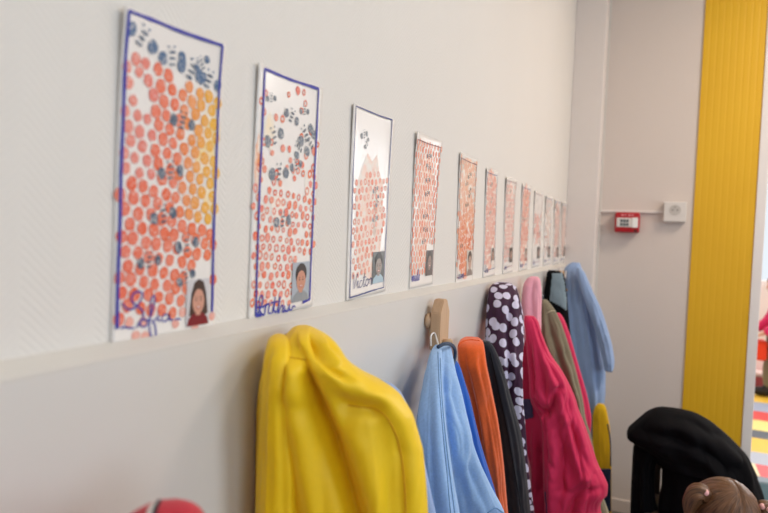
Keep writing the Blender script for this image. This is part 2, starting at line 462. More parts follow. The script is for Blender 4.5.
def blob(bm, cl, card, u, v, r, col, h, rim=None, asp=1.0, rot=0.0, n=12, hole=0.0, jit=.12):
    k = card.rnd; cr, sr = math.cos(rot), math.sin(rot)
    out = []
    for i in range(n):
        a = 2 * PI * i / n; rr = r * (1 + k.uniform(-jit, jit))
        x, y = rr * math.cos(a), rr * asp * math.sin(a); out.append((x * cr - y * sr, x * sr + y * cr))
    def P(x, y): return bm.verts.new(card.p(u + x / card.w, v + y / card.h, h))
    if hole: inn = [P(x * hole, y * hole) for x, y in out]
    else: inn = [P(x * .6, y * .6) for x, y in out]
    ov = [P(x, y) for x, y in out]
    rim = rim or col
    for i in range(n):
        f = bm.faces.new((inn[i], ov[i], ov[(i + 1) % n], inn[(i + 1) % n]))
        for lp in f.loops: lp[cl] = rim
    if not hole:
        f = bm.faces.new(inn)
        for lp in f.loops: lp[cl] = col

def bee(bm, cl, card, u, v, s, rot, h, col):
    c, n = math.cos(rot), math.sin(rot)
    def at(x, y): return (u + (x * c - y * n) * s / card.w, v + (x * n + y * c) * s / card.h)
    blob(bm, cl, card, *at(-1.25, .0), s * .52, col, h, asp=1.25, rot=rot)
    blob(bm, cl, card, *at(1.25, .05), s * .5, col, h, asp=1.2, rot=rot)
    for k in range(3):
        blob(bm, cl, card, *at(-.15 + .1 * k, -.55 + .55 * k), s * .4, mixc(col, srgb('#333a44'), .4), h + .0001, asp=.35, rot=rot, n=8)
    for k in (-1, 1):
        blob(bm, cl, card, *at(.35 * k, 1.05), s * .13, col, h, n=6)

# small stroke alphabet for the children's names (joined handwriting), unit x-height
GL = {
 'S': ([[(.1,.35),(-.1,.15),(.25,0),(.6,.25),(.55,.7),(.25,1.1),(.3,1.6),(.65,1.75),(.8,1.45)]], .85),
 'o': ([[(.5,.9),(.15,.75),(.1,.25),(.4,0),(.7,.3),(.65,.75),(.45,.9),(.8,.75),(.95,.8)]], .9),
 'f': ([[(0,.3),(.35,.9),(.5,1.8),(.3,2.0),(.2,1.5),(.25,.3),(.2,-.8),(.4,-.9),(.5,-.4),(.3,0),(.7,.35)]], .7),
 'i': ([[(0,.3),(.25,.9),(.25,.15),(.4,0),(.6,.3)], [(.28,1.3),(.3,1.38)]], .55),
 'a': ([[(.6,.8),(.25,.85),(.05,.4),(.25,0),(.55,.35),(.65,.85),(.65,.2),(.8,0),(1.0,.3)]], .95),
 'A': ([[(0,-.1),(.2,.2),(.5,1.2),(.7,1.8),(.85,1.0),(.9,0)], [(.15,.7),(.5,.75),(1.0,.65)]], 1.1),
 'r': ([[(0,.2),(.2,.95),(.35,.8),(.55,.8),(.5,.2),(.7,.05),(.85,.3)]], .75),
 't': ([[(0,.3),(.3,1.0),(.35,1.7),(.32,.2),(.5,0),(.7,.3)], [(.05,1.15),(.65,1.2)]], .65),
 'h': ([[(0,.3),(.35,1.2),(.4,1.9),(.2,1.8),(.2,0),(.35,.7),(.6,.85),(.65,.15),(.8,0),(1.0,.3)]], .95),
 'u': ([[(0,.3),(.15,.9),(.15,.2),(.4,0),(.6,.5),(.65,.9),(.65,.15),(.8,0),(1.0,.3)]], .95),
 'V': ([[(0,1.5),(.15,1.7),(.35,.8),(.5,0),(.75,.9),(.95,1.7),(1.1,1.5)]], 1.0),
 'c': ([[(.6,.75),(.3,.85),(.05,.4),(.25,0),(.55,.1),(.75,.35)]], .7),
 '-': ([[(0,.3),(.8,.35)]], .9),
 'm': ([[(0,.3),(.2,.9),(.25,0),(.35,.7),(.55,.85),(.6,0),(.7,.7),(.9,.85),(.95,.1),(1.15,.1)]], 1.15),
 'l': ([[(0,.2),(.35,1.2),(.3,1.8),(.15,1.6),(.2,.2),(.4,0),(.6,.3)]], .55),
 'e': ([[(0,.3),(.5,.5),(.45,.85),(.2,.8),(.1,.35),(.3,0),(.7,.3)]], .65),
}
def write(bm, card, text, u0, v0, xh, w, h, slant=.18, stretch=1.0):
    x = 0
    for ch in text:
        strokes, adv = GL[ch]
        for st in strokes:
            pts = catmull([Vector((px, py, 0)) for px, py in st], 5)
            ribbon(bm, card, [(u0 + (x + q.x * stretch + q.y * slant) * xh / card.w, v0 + q.y * xh / card.h) for q in pts], w, h)
        x += adv * stretch
    return u0 + x * xh / card.w

def portrait(parent, card, u0, v0, u1, v1, hair, skin, top, bg, long=False):
    bm = bmesh.new(); cl = bm.loops.layers.float_color.new('Col')
    H = .0012
    def poly(pts, col, h):
        vs = [bm.verts.new(card.p(u0 + (u1 - u0) * x, v0 + (v1 - v0) * y, h)) for x, y in pts]
        f = bm.faces.new(vs)
        for lp in f.loops: lp[cl] = srgb(col)
    def ell(cx, cy, rx, ry, col, h, a0=0, a1=2 * PI, n=24):
        poly([(cx + rx * math.cos(a0 + (a1 - a0) * i / n), cy + ry * math.sin(a0 + (a1 - a0) * i / n)) for i in range(n)], col, h)
    poly([(0, 0), (1, 0), (1, 1), (0, 1)], bg, H)
    if long:
        poly([(.12, .22), (.2, .7), (.32, .93), (.52, 1.0), (.72, .93), (.84, .7), (.93, .25), (.8, .2), (.3, .2)], hair, H + .0001)
    else:
        ell(.5, .7, .33, .27, hair, H + .0001)
    poly([(.03, 0), (.1, .16), (.32, .27), (.68, .27), (.9, .16), (.97, 0)], top, H + .0002)
    poly([(.4, .22), (.6, .22), (.6, .36), (.4, .36)], skin, H + .0003)
    ell(.5, .52, .26, .27, skin, H + .0004)
    if long: poly([(.26, .6), (.3, .8), (.42, .9), (.6, .9), (.72, .8), (.75, .6), (.66, .74), (.46, .8), (.34, .72)], hair, H + .0005)
    else: poly([(.22, .6), (.22, .8), (.36, .95), (.64, .95), (.78, .8), (.78, .6), (.7, .74), (.5, .79), (.3, .74)], hair, H + .0005)
    for s in (-1, 1):
        ell(.5 + s * .1, .55, .035, .02, '#3a2c28', H + .0005, n=10)
        poly([(.5 + s * .05, .6), (.5 + s * .15, .6), (.5 + s * .15, .615), (.5 + s * .05, .615)], '#5a4238', H + .0005)
    ell(.5, .47, .03, .025, '#c98a78', H + .0005, n=10)
    ell(.5, .385, .1, .03, '#b0524e', H + .0005, n=14); ell(.5, .392, .07, .012, '#f4ece6', H + .0006, n=10)
    return obj('portrait_photo', bm, M['photo'], parent)

def lattice(card, s, rot, jit=.0):
    out = []; c, n = math.cos(rot), math.sin(rot)
    for i in range(-24, 25):
        for j in range(-30, 31):
            x = s * (i + .5 * (j % 2)); y = s * .866 * j
            X, Y = x * c - y * n, x * n + y * c
            u, v = .5 + X / card.w, .5 + Y / card.h
            if .02 < u < .98 and .02 < v < .985: out.append((u, v))
    return out

def make_card(i, label):
    cd_ = Card(i, CARDS[i]); k = cd_.rnd
    base = cd_.p(.5, 0, 0)
    root = thing('painted_card', label, 'painting', (0.0, base.y, base.z), 'laminated dot paintings in a row on the wall')
    # laminated sheet
    bm = bmesh.new(); nu, nv = 24, 40
    fr = [[bm.verts.new(cd_.p(a / nu, b / nv, 0)) for a in range(nu + 1)] for b in range(nv + 1)]
    bk = [[bm.verts.new(cd_.p(a / nu, b / nv, -.0012)) for a in range(nu + 1)] for b in range(nv + 1)]
    for b in range(nv):
        for a in range(nu):
            bm.faces.new((fr[b][a], fr[b][a + 1], fr[b + 1][a + 1], fr[b + 1][a])); bm.faces.new((bk[b][a], bk[b + 1][a], bk[b + 1][a + 1], bk[b][a + 1]))
    for b in range(nv):
        bm.faces.new((fr[b][0], fr[b + 1][0], bk[b + 1][0], bk[b][0])); bm.faces.new((fr[b][nu], bk[b][nu], bk[b + 1][nu], fr[b + 1][nu]))
    for a in range(nu):
        bm.faces.new((fr[0][a], bk[0][a], bk[0][a + 1], fr[0][a + 1])); bm.faces.new((fr[nv][a], fr[nv][a + 1], bk[nv][a + 1], bk[nv][a]))
    obj('laminated_sheet', bm, M['paper'], root, True)
    return cd_, root

def dots_part(root, card, fn, s, rot, r):
    bm = bmesh.new(); cl = bm.loops.layers.float_color.new('Col'); k = card.rnd
    for u, v in lattice(card, s, rot):
        res = fn(u, v, k)
        if res is None: continue
        col, sc, hole, asp = res
        blob(bm, cl, card, u + k.uniform(-.012, .012), v + k.uniform(-.005, .005), r * sc * k.uniform(.92, 1.06), mixc(col, PAPER, .04), .0005, rim=tuple(c_ * .96 for c_ in col[:3]) + (1,), asp=asp, rot=k.uniform(-.3, .3), hole=hole, n=14, jit=.07)
    obj('dot_prints', bm, M['paint'], root)
def wash_part(root, card, blobs):
    for j, (u, v, r, asp, col) in enumerate(blobs):
        bm = bmesh.new(); cl = bm.loops.layers.float_color.new('Col')
        blob(bm, cl, card, u, v, r, srgb(col), .00025 + j * .00002, asp=asp, n=20, jit=.1)
        obj('paint_wash', bm, M['wash'], root)
def bees_part(root, card, bees, col='#5b6f86'):
    for u, v, s, rot in bees:
        bm = bmesh.new(); cl = bm.loops.layers.float_color.new('Col')
        bee(bm, cl, card, u, v, s, rot, .0008, srgb(col))
        obj('bee_print', bm, M['beepaint'], root)
def wob(card, a, b, n=14, amp=.008):
    out = []
    for i in range(n + 1):
        t = i / n; u = a[0] + (b[0] - a[0]) * t; v = a[1] + (b[1] - a[1]) * t
        w = noise.noise(Vector((u * 3 + card.idx * 3.1, v * 4, a[0] * 5))) * amp
        out.append((u + (w if abs(a[1] - b[1]) > abs(a[0] - b[0]) else 0), v + (w * .5 if abs(a[0] - b[0]) >= abs(a[1] - b[1]) else 0)))
    return out
def border_part(root, card, segs, w, mat='ink', extra=None):
    bm = bmesh.new()
    for a, b in segs: ribbon(bm, card, wob(card, a, b), w, .0010)
    obj('border_line', bm, M[mat], root)
def name_part(root, card, fn, mat='ink'):
    bm = bmesh.new(); fn(bm); obj('handwritten_name', bm, M[mat], root)
def px(card, pts): return [card.uvpx(x, y) for x, y in pts]
def zpx(card, ox, oy, sc, pts, bm, w, h=.0011, m=6):
    q = catmull([Vector((ox + x / sc, oy + y / sc, 0)) for x, y in pts], m)
    ribbon(bm, card, [card.uvpx(p.x, p.y) for p in q], w, h)

# card 1 : dense red-orange-yellow dots, blue border, photo of a girl
c, r = make_card(0, 'largest nearest dot painting, dense orange dots, portrait of long-haired child in red')
def f1(u, v, k):
    top = .885 - .10 * u
    if u < .3 and v > .5: return (mixc(PINK, RED, .3 + 1.1 * u), k.uniform(.8, 1), 0, 1.1) if v < top + .02 and k.random() < .88 else None
    if v > top + k.uniform(-.02, .02): return None
    if u > .72 and v < .33 and v > .03 and u < .95 and v < .26: return None
    if v < .08: return None if k.random() < .4 else (PINK, .8, 0, 1)
    col = mixc(mixc(RED, ORG, .45 + u * .55), PAPER, .10 * k.random())
    if v > .38: col = mixc(col, YEL, max(0, (u - .52) * 2.6))
    else: col = mixc(col, ORG, max(0, (u - .6) * 2))
    return (col, 1, 0, 1.1)
wash_part(r, c, [(.88, .66, .014, 2.2, '#f2cf70'), (.8, .58, .01, 1.6, '#f3d592'), (.9, .47, .01, 1.5, '#f3d592')])
dots_part(r, c, f1, .0139, -.19, .0059)
bees_part(r, c, [(.17, .925, .011, -.35), (.46, .895, .010, .2), (.66, .87, .0115, -.25), (.84, .855, .0105, -.2), (.76, .905, .007, .7)], '#4d6b90')
bees_part(r, c, [(.58, .70, .0095, -.1), (.48, .535, .0095, .15), (.42, .395, .0095, .25), (.66, .30, .0095, .2), (.3, .25, .008, .1), (.66, .19, .0075, .4)], '#4f5f74')
B = [px(c, [(126, 11), (220, 46), (212, 312), (117, 329)])]
b0 = B[0]; border_part(r, c, [(b0[3], b0[0]), (b0[0], b0[1]), (b0[1], b0[2])], .0042)
portrait(r, c, *c.uvpx(186, 327), *c.uvpx(210, 278), '#4a3630', '#d09a86', '#7e1f2a', '#cfccd0', True)
def nm(bm):
    Z = lambda pts: zpx(c, 110, 270, 6.41, pts, bm, .0019)
    Z([(80, 210), (110, 248), (150, 248), (190, 210), (213, 160), (190, 138), (155, 150), (140, 185), (160, 220), (205, 255), (215, 300), (190, 340), (175, 370)])
    Z([(175, 370), (200, 325), (235, 320), (240, 350), (215, 365), (195, 345), (210, 320), (250, 325)])
    Z([(250, 325), (275, 260), (290, 190), (280, 165), (265, 200), (260, 290), (256, 360), (265, 420), (285, 438), (297, 405), (290, 350), (275, 325), (305, 315)])
    Z([(305, 315), (312, 290), (312, 325), (330, 322)]); Z([(312, 265), (314, 270)])
    Z([(375, 285), (345, 290), (335, 318), (355, 330), (380, 305), (385, 285), (385, 315), (405, 322)]); Z([(420, 320), (438, 312), (456, 318)])
    Z([(72, 375), (90, 365), (125, 372), (160, 372)])
name_part(r, c, nm)

# card 2 : sparse ring prints, photo of a boy
c, r = make_card(1, 'second large dot painting, sparse orange rings, blue border, portrait of short-haired child in grey')
def f2(u, v, k):
    if u > .68 and v < .24: return None
    if v < .04: return None
    d = .22 if v > .72 else (.6 if v > .5 else .93)
    if k.random() > d: return None
    return (mixc(mixc(RED, ORG, k.uniform(.3, 1)), PAPER, k.uniform(0, .25)), k.uniform(.75, 1.0), k.choice([0, 0, .45, .5]), k.uniform(.9, 1.3))
wash_part(r, c, [(.06, .62, .008, 4, '#f09a60'), (.2, .75, .01, 2.2, '#f6e3c4'), (.35, .45, .012, 1.5, '#f7e6da'), (.85, .55, .01, 2, '#f8eadf')])
dots_part(r, c, f2, .0128, -.1, .0050)
bees_part(r, c, [(.27, .73, .0115, .4), (.52, .83, .0095, -.3), (.76, .77, .0115, .7), (.84, .74, .011, 1.0), (.66, .71, .009, 1.1), (.36, .585, .0115, .1), (.62, .63, .008, .3), (.44, .39, .0105, .1), (.2, .88, .006, .2), (.72, .87, .006, .1)], '#6b7684')
b0 = px(c, [(264, 69), (318, 89), (310, 299), (256, 316)])
b1 = px(c, [(303, 302), (262, 315)])
border_part(r, c, [(b0[3], b0[0]), (b0[0], b0[1]), (b0[1], b0[2]), (b0[2], b1[0]), (b0[3], b1[1])], .0042)
portrait(r, c, *c.uvpx(291.5, 303), *c.uvpx(310, 261), '#37302e', '#c98f78', '#8f9499', '#aab3bf', False)
def nm(bm):
    Z = lambda pts: zpx(c, 200, 300, 6.4, pts, bm, .0026)
    Z([(365, 100), (385, 60), (405, 0), (395, -30), (380, 10), (385, 70), (410, 100)]); Z([(360, 45), (400, 45), (430, 30)])
    Z([(415, 95), (425, 35), (445, 30), (440, 80), (460, 85)]); Z([(465, 85), (478, 20), (485, -20), (475, 60), (490, 80)]); Z([(455, 20), (500, 10)])
    Z([(495, 80), (512, 10), (515, -20), (505, 30), (505, 85), (520, 40), (535, 40), (530, 75), (545, 70)])
    Z([(545, 35), (545, 65), (565, 68), (575, 30), (575, 62), (590, 62)]); Z([(590, 62), (598, 38), (612, 45)])
name_part(r, c, nm)

# card 3 : washed-out prints
c, r = make_card(2, 'pale dot painting with thin blue border and washed out prints, third from the left')
def f3(u, v, k):
    if v > .68 - abs(u - .6) * .1 or v < .12 or (u > .66 and v < .3) or u < .1 or u > .9: return None
    return (mixc(srgb('#ee8a70'), srgb('#f3b7a4'), k.random()), k.uniform(.8, 1), k.choice([0, 0, .5]), 1.1) if k.random() < .88 else None
wash_part(r, c, [(.5, .42, .05, 2.0, '#f4d3c5'), (.5, .5, .03, 2.0, '#f5c8b4'), (.5, .3, .03, 1.6, '#f6cdbc'), (.6, .62, .02, 1, '#f5d8cc'), (.62, .45, .008, 5, '#c9a795')])
dots_part(r, c, f3, .0135, .1, .0050)
bees_part(r, c, [(.28, .86, .007, .3), (.35, .82, .006, .9), (.6, .58, .006, .4), (.62, .42, .006, .2), (.66, .52, .006, 1.2)], '#8d949c')
b0 = px(c, [(355, 106), (391.5, 120), (384, 287), (350, 298)])
border_part(r, c, [(b0[3], b0[0]), (b0[0], b0[1]), (b0[1], b0[2]), (b0[2], b0[3])], .0028, 'ink_grey')
portrait(r, c, *c.uvpx(372, 284), *c.uvpx(385, 251), '#2e3232', '#9a8f88', '#a9c3d0', '#5f6668', False)
def nm(bm): write(bm, c, 'Victor-', .10, .055, .0125, .0016, .0011, .15, 1.28)
name_part(r, c, nm, 'ink_grey')

# card 4 : narrow, dense elongated prints
c, r = make_card(3, 'narrow dot painting with dense orange ovals, fourth from left, above the bare wooden hook')
def f4(u, v, k):
    if v > .965 or v < .1 or (u > .66 and v < .27): return None
    return (mixc(srgb('#ea7e58'), srgb('#f0ae94'), k.random()), k.uniform(.85, 1), 0, 1.45)
wash_part(r, c, [(.5, .7, .035, 1.6, '#f6cdbb'), (.45, .35, .035, 1.8, '#f5c8b4')])
dots_part(r, c, f4, .0135, 0, .0046)
bees_part(r, c, [(.55, .87, .007, .1), (.55, .8, .007, -.2), (.55, .71, .007, .1), (.55, .62, .007, .2), (.52, .47, .007, .1), (.55, .38, .007, -.1), (.5, .3, .006, .2)], '#777a80')
b0 = [(.03, .07), (.03, .95), (.95, .95), (.95, .06)]
border_part(r, c, list(zip(b0, b0[1:])), .0020, 'ink_red')
portrait(r, c, *c.uvpx(425.5, 276), *c.uvpx(433.5, 250), '#3b3432', '#8f7a72', '#5a4f50', '#5c5658', False)
def nm(bm): write(bm, c, 'mule', .05, .045, .012, .0022, .0011, .2, 1.1)
name_part(r, c, nm)

# card 5 : orange wash
c, r = make_card(4, 'dot painting with solid orange lower half, fifth from the left')
wash_part(r, c, [(.5, .25, .05, 1.3, '#e8703a'), (.45, .42, .05, 1.1, '#e87a42'), (.6, .58, .045, 1.0, '#eb9468'), (.4, .72, .045, 1.2, '#edab88'), (.6, .86, .04, 1.0, '#eeb899')])
def f5(u, v, k):
    if v < .1 or v > .97 or (u > .6 and v < .26): return None
    return (mixc(mixc(srgb('#e2692e'), srgb('#ee9660'), k.random()), srgb('#ecc0a4'), sstep(.42, .7, v) * .75), 1, 0, 1.1) if k.random() < .8 else None
dots_part(r, c, f5, .0145, .2, .0060)
bees_part(r, c, [(.6, .85, .008, .4), (.65, .72, .008, 1.0), (.45, .78, .006, .2), (.5, .62, .007, .1), (.25, .3, .006, .1)], '#80786f')
b0 = [(.05, .06), (.05, .96), (.95, .95), (.95, .07), (.05, .06)]
border_part(r, c, list(zip(b0, b0[1:])), .0026, 'ink_red')
portrait(r, c, *c.uvpx(466.5, 276), *c.uvpx(473, 250), '#3a2f2c', '#c09a88', '#8a7d78', '#d8d2cc', False)
def nm(bm): write(bm, c, 'aem', .1, .05, .011, .0024, .0011, .2, 1.5)
name_part(r, c, nm, 'ink_grey')

# cards 6-12 : small ones further off, each with its own tint and coverage
FAR = [
 (5, 'coral dot painting with dark-haired portrait, sixth from the left', '#e58a78', '#eeb0a2', .95, .0, [(.5, .5, .05, 2.2, '#eaa592'), (.5, .8, .05, 1.2, '#eba08c'), (.5, .3, .05, 1.4, '#ecb09c')]),
 (6, 'pale red dot painting in even rows with dark outline, seventh from the left', '#e08a84', '#ecb5ac', .9, .02, [(.5, .6, .05, 2.0, '#efc6bc')]),
 (7, 'dot painting with orange red bands top and middle, eighth from the left', '#df6a56', '#ee9a80', .95, .0, [(.5, .8, .05, 1.2, '#e9917c'), (.5, .42, .055, .9, '#e2705a'), (.5, .2, .05, 1, '#efbfb0')]),
 (8, 'whitish dot painting with a red patch in the middle, ninth from the left', '#d9605a', '#eba59c', .45, .0, [(.5, .5, .04, 1.3, '#e2897c')]),
 (9, 'almost white dot painting with faint grey and pink marks, tenth from the left', '#d8a49c', '#e2bdb4', .4, .0, [(.5, .6, .03, 2, '#ecd8ce')]),
 (10, 'faded pink dot painting, eleventh from the left, second from the corner casing', '#dd8f86', '#ebb7ad', .85, .0, [(.5, .6, .05, 2, '#ecbfb4')]),
 (11, 'last faded dot painting, nearest the corner casing', '#dc9a90', '#ecc0b6', .8, .0, [(.5, .55, .05, 2, '#eecdc2')]),
]
for (i, lab, ca, cb, dens, rot, wash) in FAR:
    c, r = make_card(i, lab)
    wash_part(r, c, wash)
    def ff(u, v, k):
        if v < .12 or v > .95 or u < .06 or u > .95 or (u > .58 and v < .3): return None
        if i == 8 and not (.3 < v < .72): return None
        return (mixc(mixc(srgb(ca), srgb(cb), k.random()), srgb('#e9cfc0'), .35 if i > 5 else .15), k.uniform(.8, 1.05), 0, 1.15) if k.random() < dens else None
    dots_part(r, c, ff, .015, rot, .0058)
    bees_part(r, c, [(.5, .86, .007, .3), (.55, .72, .006, .8), (.45, .6, .006, .1)] if i != 8 else [(.4, .88, .007, .3), (.6, .8, .006, .8)], '#9a9490')
    b0 = [(.04, .06), (.04, .96), (.95, .96), (.95, .07), (.04, .06)]
    border_part(r, c, list(zip(b0, b0[1:])), .0022, 'ink_red' if i in (6, 8) else 'ink_grey')
    portrait(r, c, .6, .11, .92, .27, '#352b29', '#b89484', ['#e8ded8', '#4a4646', '#b0685c', '#4a4a4c', '#3e4440', '#6a5450', '#7a6a64'][i - 5], '#d5cdc8' if i in (5, 7) else '#6b6562', i == 5)
    def nm(bm): write(bm, c, ['lea', 'emi', 'moe', 'ila', 'ome', 'ale', 'ime'][i - 5], .12, .045, .011, .0022, .0011, .2, 1.3)
    name_part(r, c, nm, 'ink_grey')

# ------------------------------------------------------------------ coat hooks
def hook(y, label):
    zt, zb = 1.160, 1.062
    t = thing('coat_hook', label, 'coat hook', (PT, y, zb), 'wooden coat hooks along the board')
    # flat block with clipped top corners, held off the wall by a round spacer
    bm = bmesh.new()
    w, d0, d1 = .027, .030, .050
    prof = [(-w, zb), (w, zb), (w, zt - .025), (.010, zt), (-.010, zt), (-w, zt - .025)]
    a = [bm.verts.new((d0, y + p, z)) for p, z in prof]; b = [bm.verts.new((d1, y + p, z)) for p, z in prof]
    bm.faces.new(a); bm.faces.new(b[::-1])
    n = len(prof)
    for i in range(n): bm.faces.new((a[i], b[i], b[(i + 1) % n], a[(i + 1) % n]))
    bmesh.ops.recalc_face_normals(bm, faces=bm.faces)
    bmesh.ops.bevel(bm, geom=bm.edges[:], offset=.0018, segments=2, affect='EDGES')
    obj('block', bm, M['wood'], t)
    bm = bmesh.new(); cyl(bm, (PT, y - .016, zt - .042), (d0, y - .016, zt - .042), .0155, n=32, bev=.003)
    obj('round_spacer', bm, M['wood'], t, True)
    for s_ in (-1,):
        bm = bmesh.new(); cyl(bm, (d1 - .002, y + s_ * .004, zb + .014), (d1 + .018, y + s_ * .004, zb + .018), .006, n=16, bev=.002)
        obj('peg', bm, M['wood'], t, True)
HY = [.10, .595, 1.105, 1.56, 2.05, 2.62]
HL = ['wooden coat hook holding the red jacket at the left end', 'wooden coat hook under the yellow raincoat', 'bare wooden coat hook with pointed top above the light blue denim shirt',
      'wooden coat hook under the purple polka dot jacket', 'wooden coat hook behind the pale pink hood', 'wooden coat hook under the blue smock']
for y, l in zip(HY, HL): hook(y, l)

# ------------------------------------------------------------------ garments
def segdist(px_, py_, poly):
    best = 1e9; bt = 0; n = len(poly) - 1
    for i in range(n):
        ax, ay = poly[i]; bx_, by_ = poly[i + 1]; dx, dy = bx_ - ax, by_ - ay
        t = ((px_ - ax) * dx + (py_ - ay) * dy) / max(1e-9, dx * dx + dy * dy); t = max(0, min(1, t))
        ex, ey = px_ - ax - t * dx, py_ - ay - t * dy; d = ex * ex + ey * ey
        if d < best: best = d; bt = (i + t) / n; side = dx * ey - dy * ex
    return math.sqrt(best), bt, (1 if side > 0 else -1)

def garment(name, keys, mat, parent=None, nth=150, nv=110, folds=(), pleat=.004, seed=0, ridges=(), xmin=None, squash=1.0, power=2.3, cap=True, solid=.0025, tilt=0.0, pv0=.1, topround=.0, yplane=False, Y=None, zmin=.36, crumple=.0035, cfreq=11.):
    """hanging cloth: stacked closed rings.  keys: (row, left, right, centre x, half depth) seen along the sight line,
    each ring is built in space around its centre point; ridges: (polyline, width, height) ripples pressed into the cloth."""
    if xmin is None: xmin = PT + .003
    rnd = random.Random(seed); ph = [rnd.uniform(0, 2 * PI) for _ in range(12)]
    v0, v1 = keys[0][0], keys[-1][0]
    bm = bmesh.new(); rings = []; base = []
    fl = [[(x, y) for x, y in r[0]] for r in ridges]
    for i in range(nv + 1):
        tt = i / nv; v = v0 + (v1 - v0) * (tt ** 1.35)
        lf, rt, cx, th = interp(keys, v)
        c0 = ony((lf + rt) / 2, v, cx if Y is None else Y) if (yplane or Y is not None) else onx((lf + rt) / 2, v, cx); d = proj(c0)[2]
        rv = Vector((c0.x - CO.x, c0.y - CO.y, 0)).normalized(); rv = Matrix.Rotation(tilt, 3, 'Z') @ rv
        uu = Vector((rv.y, -rv.x, 0)); hw = (rt - lf) / 2 * d / F
        if c0.z < zmin and not yplane: break
        ring = []
        grow = sstep(0, 1, (v - v0) / (v1 - v0) * 4)
        for k in range(nth):
            a = 2 * PI * k / nth; ca, sa = math.cos(a), math.sin(a)
            e = 2 / power
            x = hw * math.copysign(abs(ca) ** e, ca); y = th * math.copysign(abs(sa) ** e, sa)
            # pleats grow towards the hem
            vv = (v - v0) / 300
            f = (1.2 - 2 * abs(math.sin(2.5 * a + ph[0] + vv * .35)) ** .7  + .6 * math.sin(9 * a + ph[1] - vv * 1.1) + .4 * math.sin(14 * a + ph[2] + vv * .6)
                 + .8 * noise.noise(Vector((ca * 1.6, sa * 1.6, vv * 1.2 + seed * 5.3))))
            f *= pleat * (pv0 + (1 - pv0) * grow)
            nrm = (uu * (ca / max(hw, .004)) + rv * (sa / max(th, .004))).normalized()
            P = c0 + uu * x + rv * y
            front = sstep(-.15, .25, -sa)          # side that looks into the corridor
            edge = sstep(0, .35, 1 - abs(ca))
            f *= .25 + .75 * edge
            w1 = Vector((P.x * cfreq, P.y * cfreq, P.z * cfreq * .42)); w1 += noise.noise_vector(w1 * .5 + Vector((seed, 0, 0))) * .9
            n1 = noise.noise(w1 + Vector((seed * 3.7, 1.1, 0))); n2 = noise.noise(w1 * 1.9 + Vector((seed, 7, 2)))
            cr = 1.5 * n1 - .9 * max(0, 1 - abs(n1) * 5) + .8 * n2 - .5 * max(0, 1 - abs(n2) * 5)
            dsp = f + crumple * cr * edge * min(1, .35 + (v - v0) / 40)
            if ridges:
                q = proj(P)
                for rd in ridges:
                    poly, w, h = rd[:3]; dd, bt, sd = segdist(q[0], q[1], poly)
                    if len(rd) > 3 and sd * rd[3] > 0: w = w * abs(rd[3])
                    if dd < w * 3:
                        g = math.exp(-(dd / w) ** 2) * min(1, .25 + 3 * bt) * front
                        dsp += h * g
            P = P + nrm * dsp
            if P.x < xmin: P.x = xmin + .0008 * math.tanh((P.x - xmin) * 50)
            ring.append(P)
        rings.append(ring)
    vs = [[bm.verts.new(p) for p in ring] for ring in rings]
    for a, b in zip(vs, vs[1:]):
        for k in range(nth): bm.faces.new((a[k], b[k], b[(k + 1) % nth], a[(k + 1) % nth]))
    if cap:
        # gathered top: shrink to the middle with a slight dome
        cen = sum((v.co for v in vs[0]), Vector()) / nth
        prev = vs[0]; w0 = max((v.co - cen).length for v in vs[0])
        for s_, hz in ((.8, .35), (.5, .6), (.2, .72)):
            cur = [bm.verts.new(cen + (v.co - cen) * s_ + Vector((0, 0, w0 * hz * topround))) for v in vs[0]]
            for k in range(nth): bm.faces.new((cur[k], prev[k], prev[(k + 1) % nth], cur[(k + 1) % nth]))
            prev = cur
        bm.faces.new(prev)
    o = obj(name, bm, mat, parent, True, True)
    if solid:
        md = o.modifiers.new('thickness', 'SOLIDIFY'); md.thickness = solid; md.offset = -1
    return o

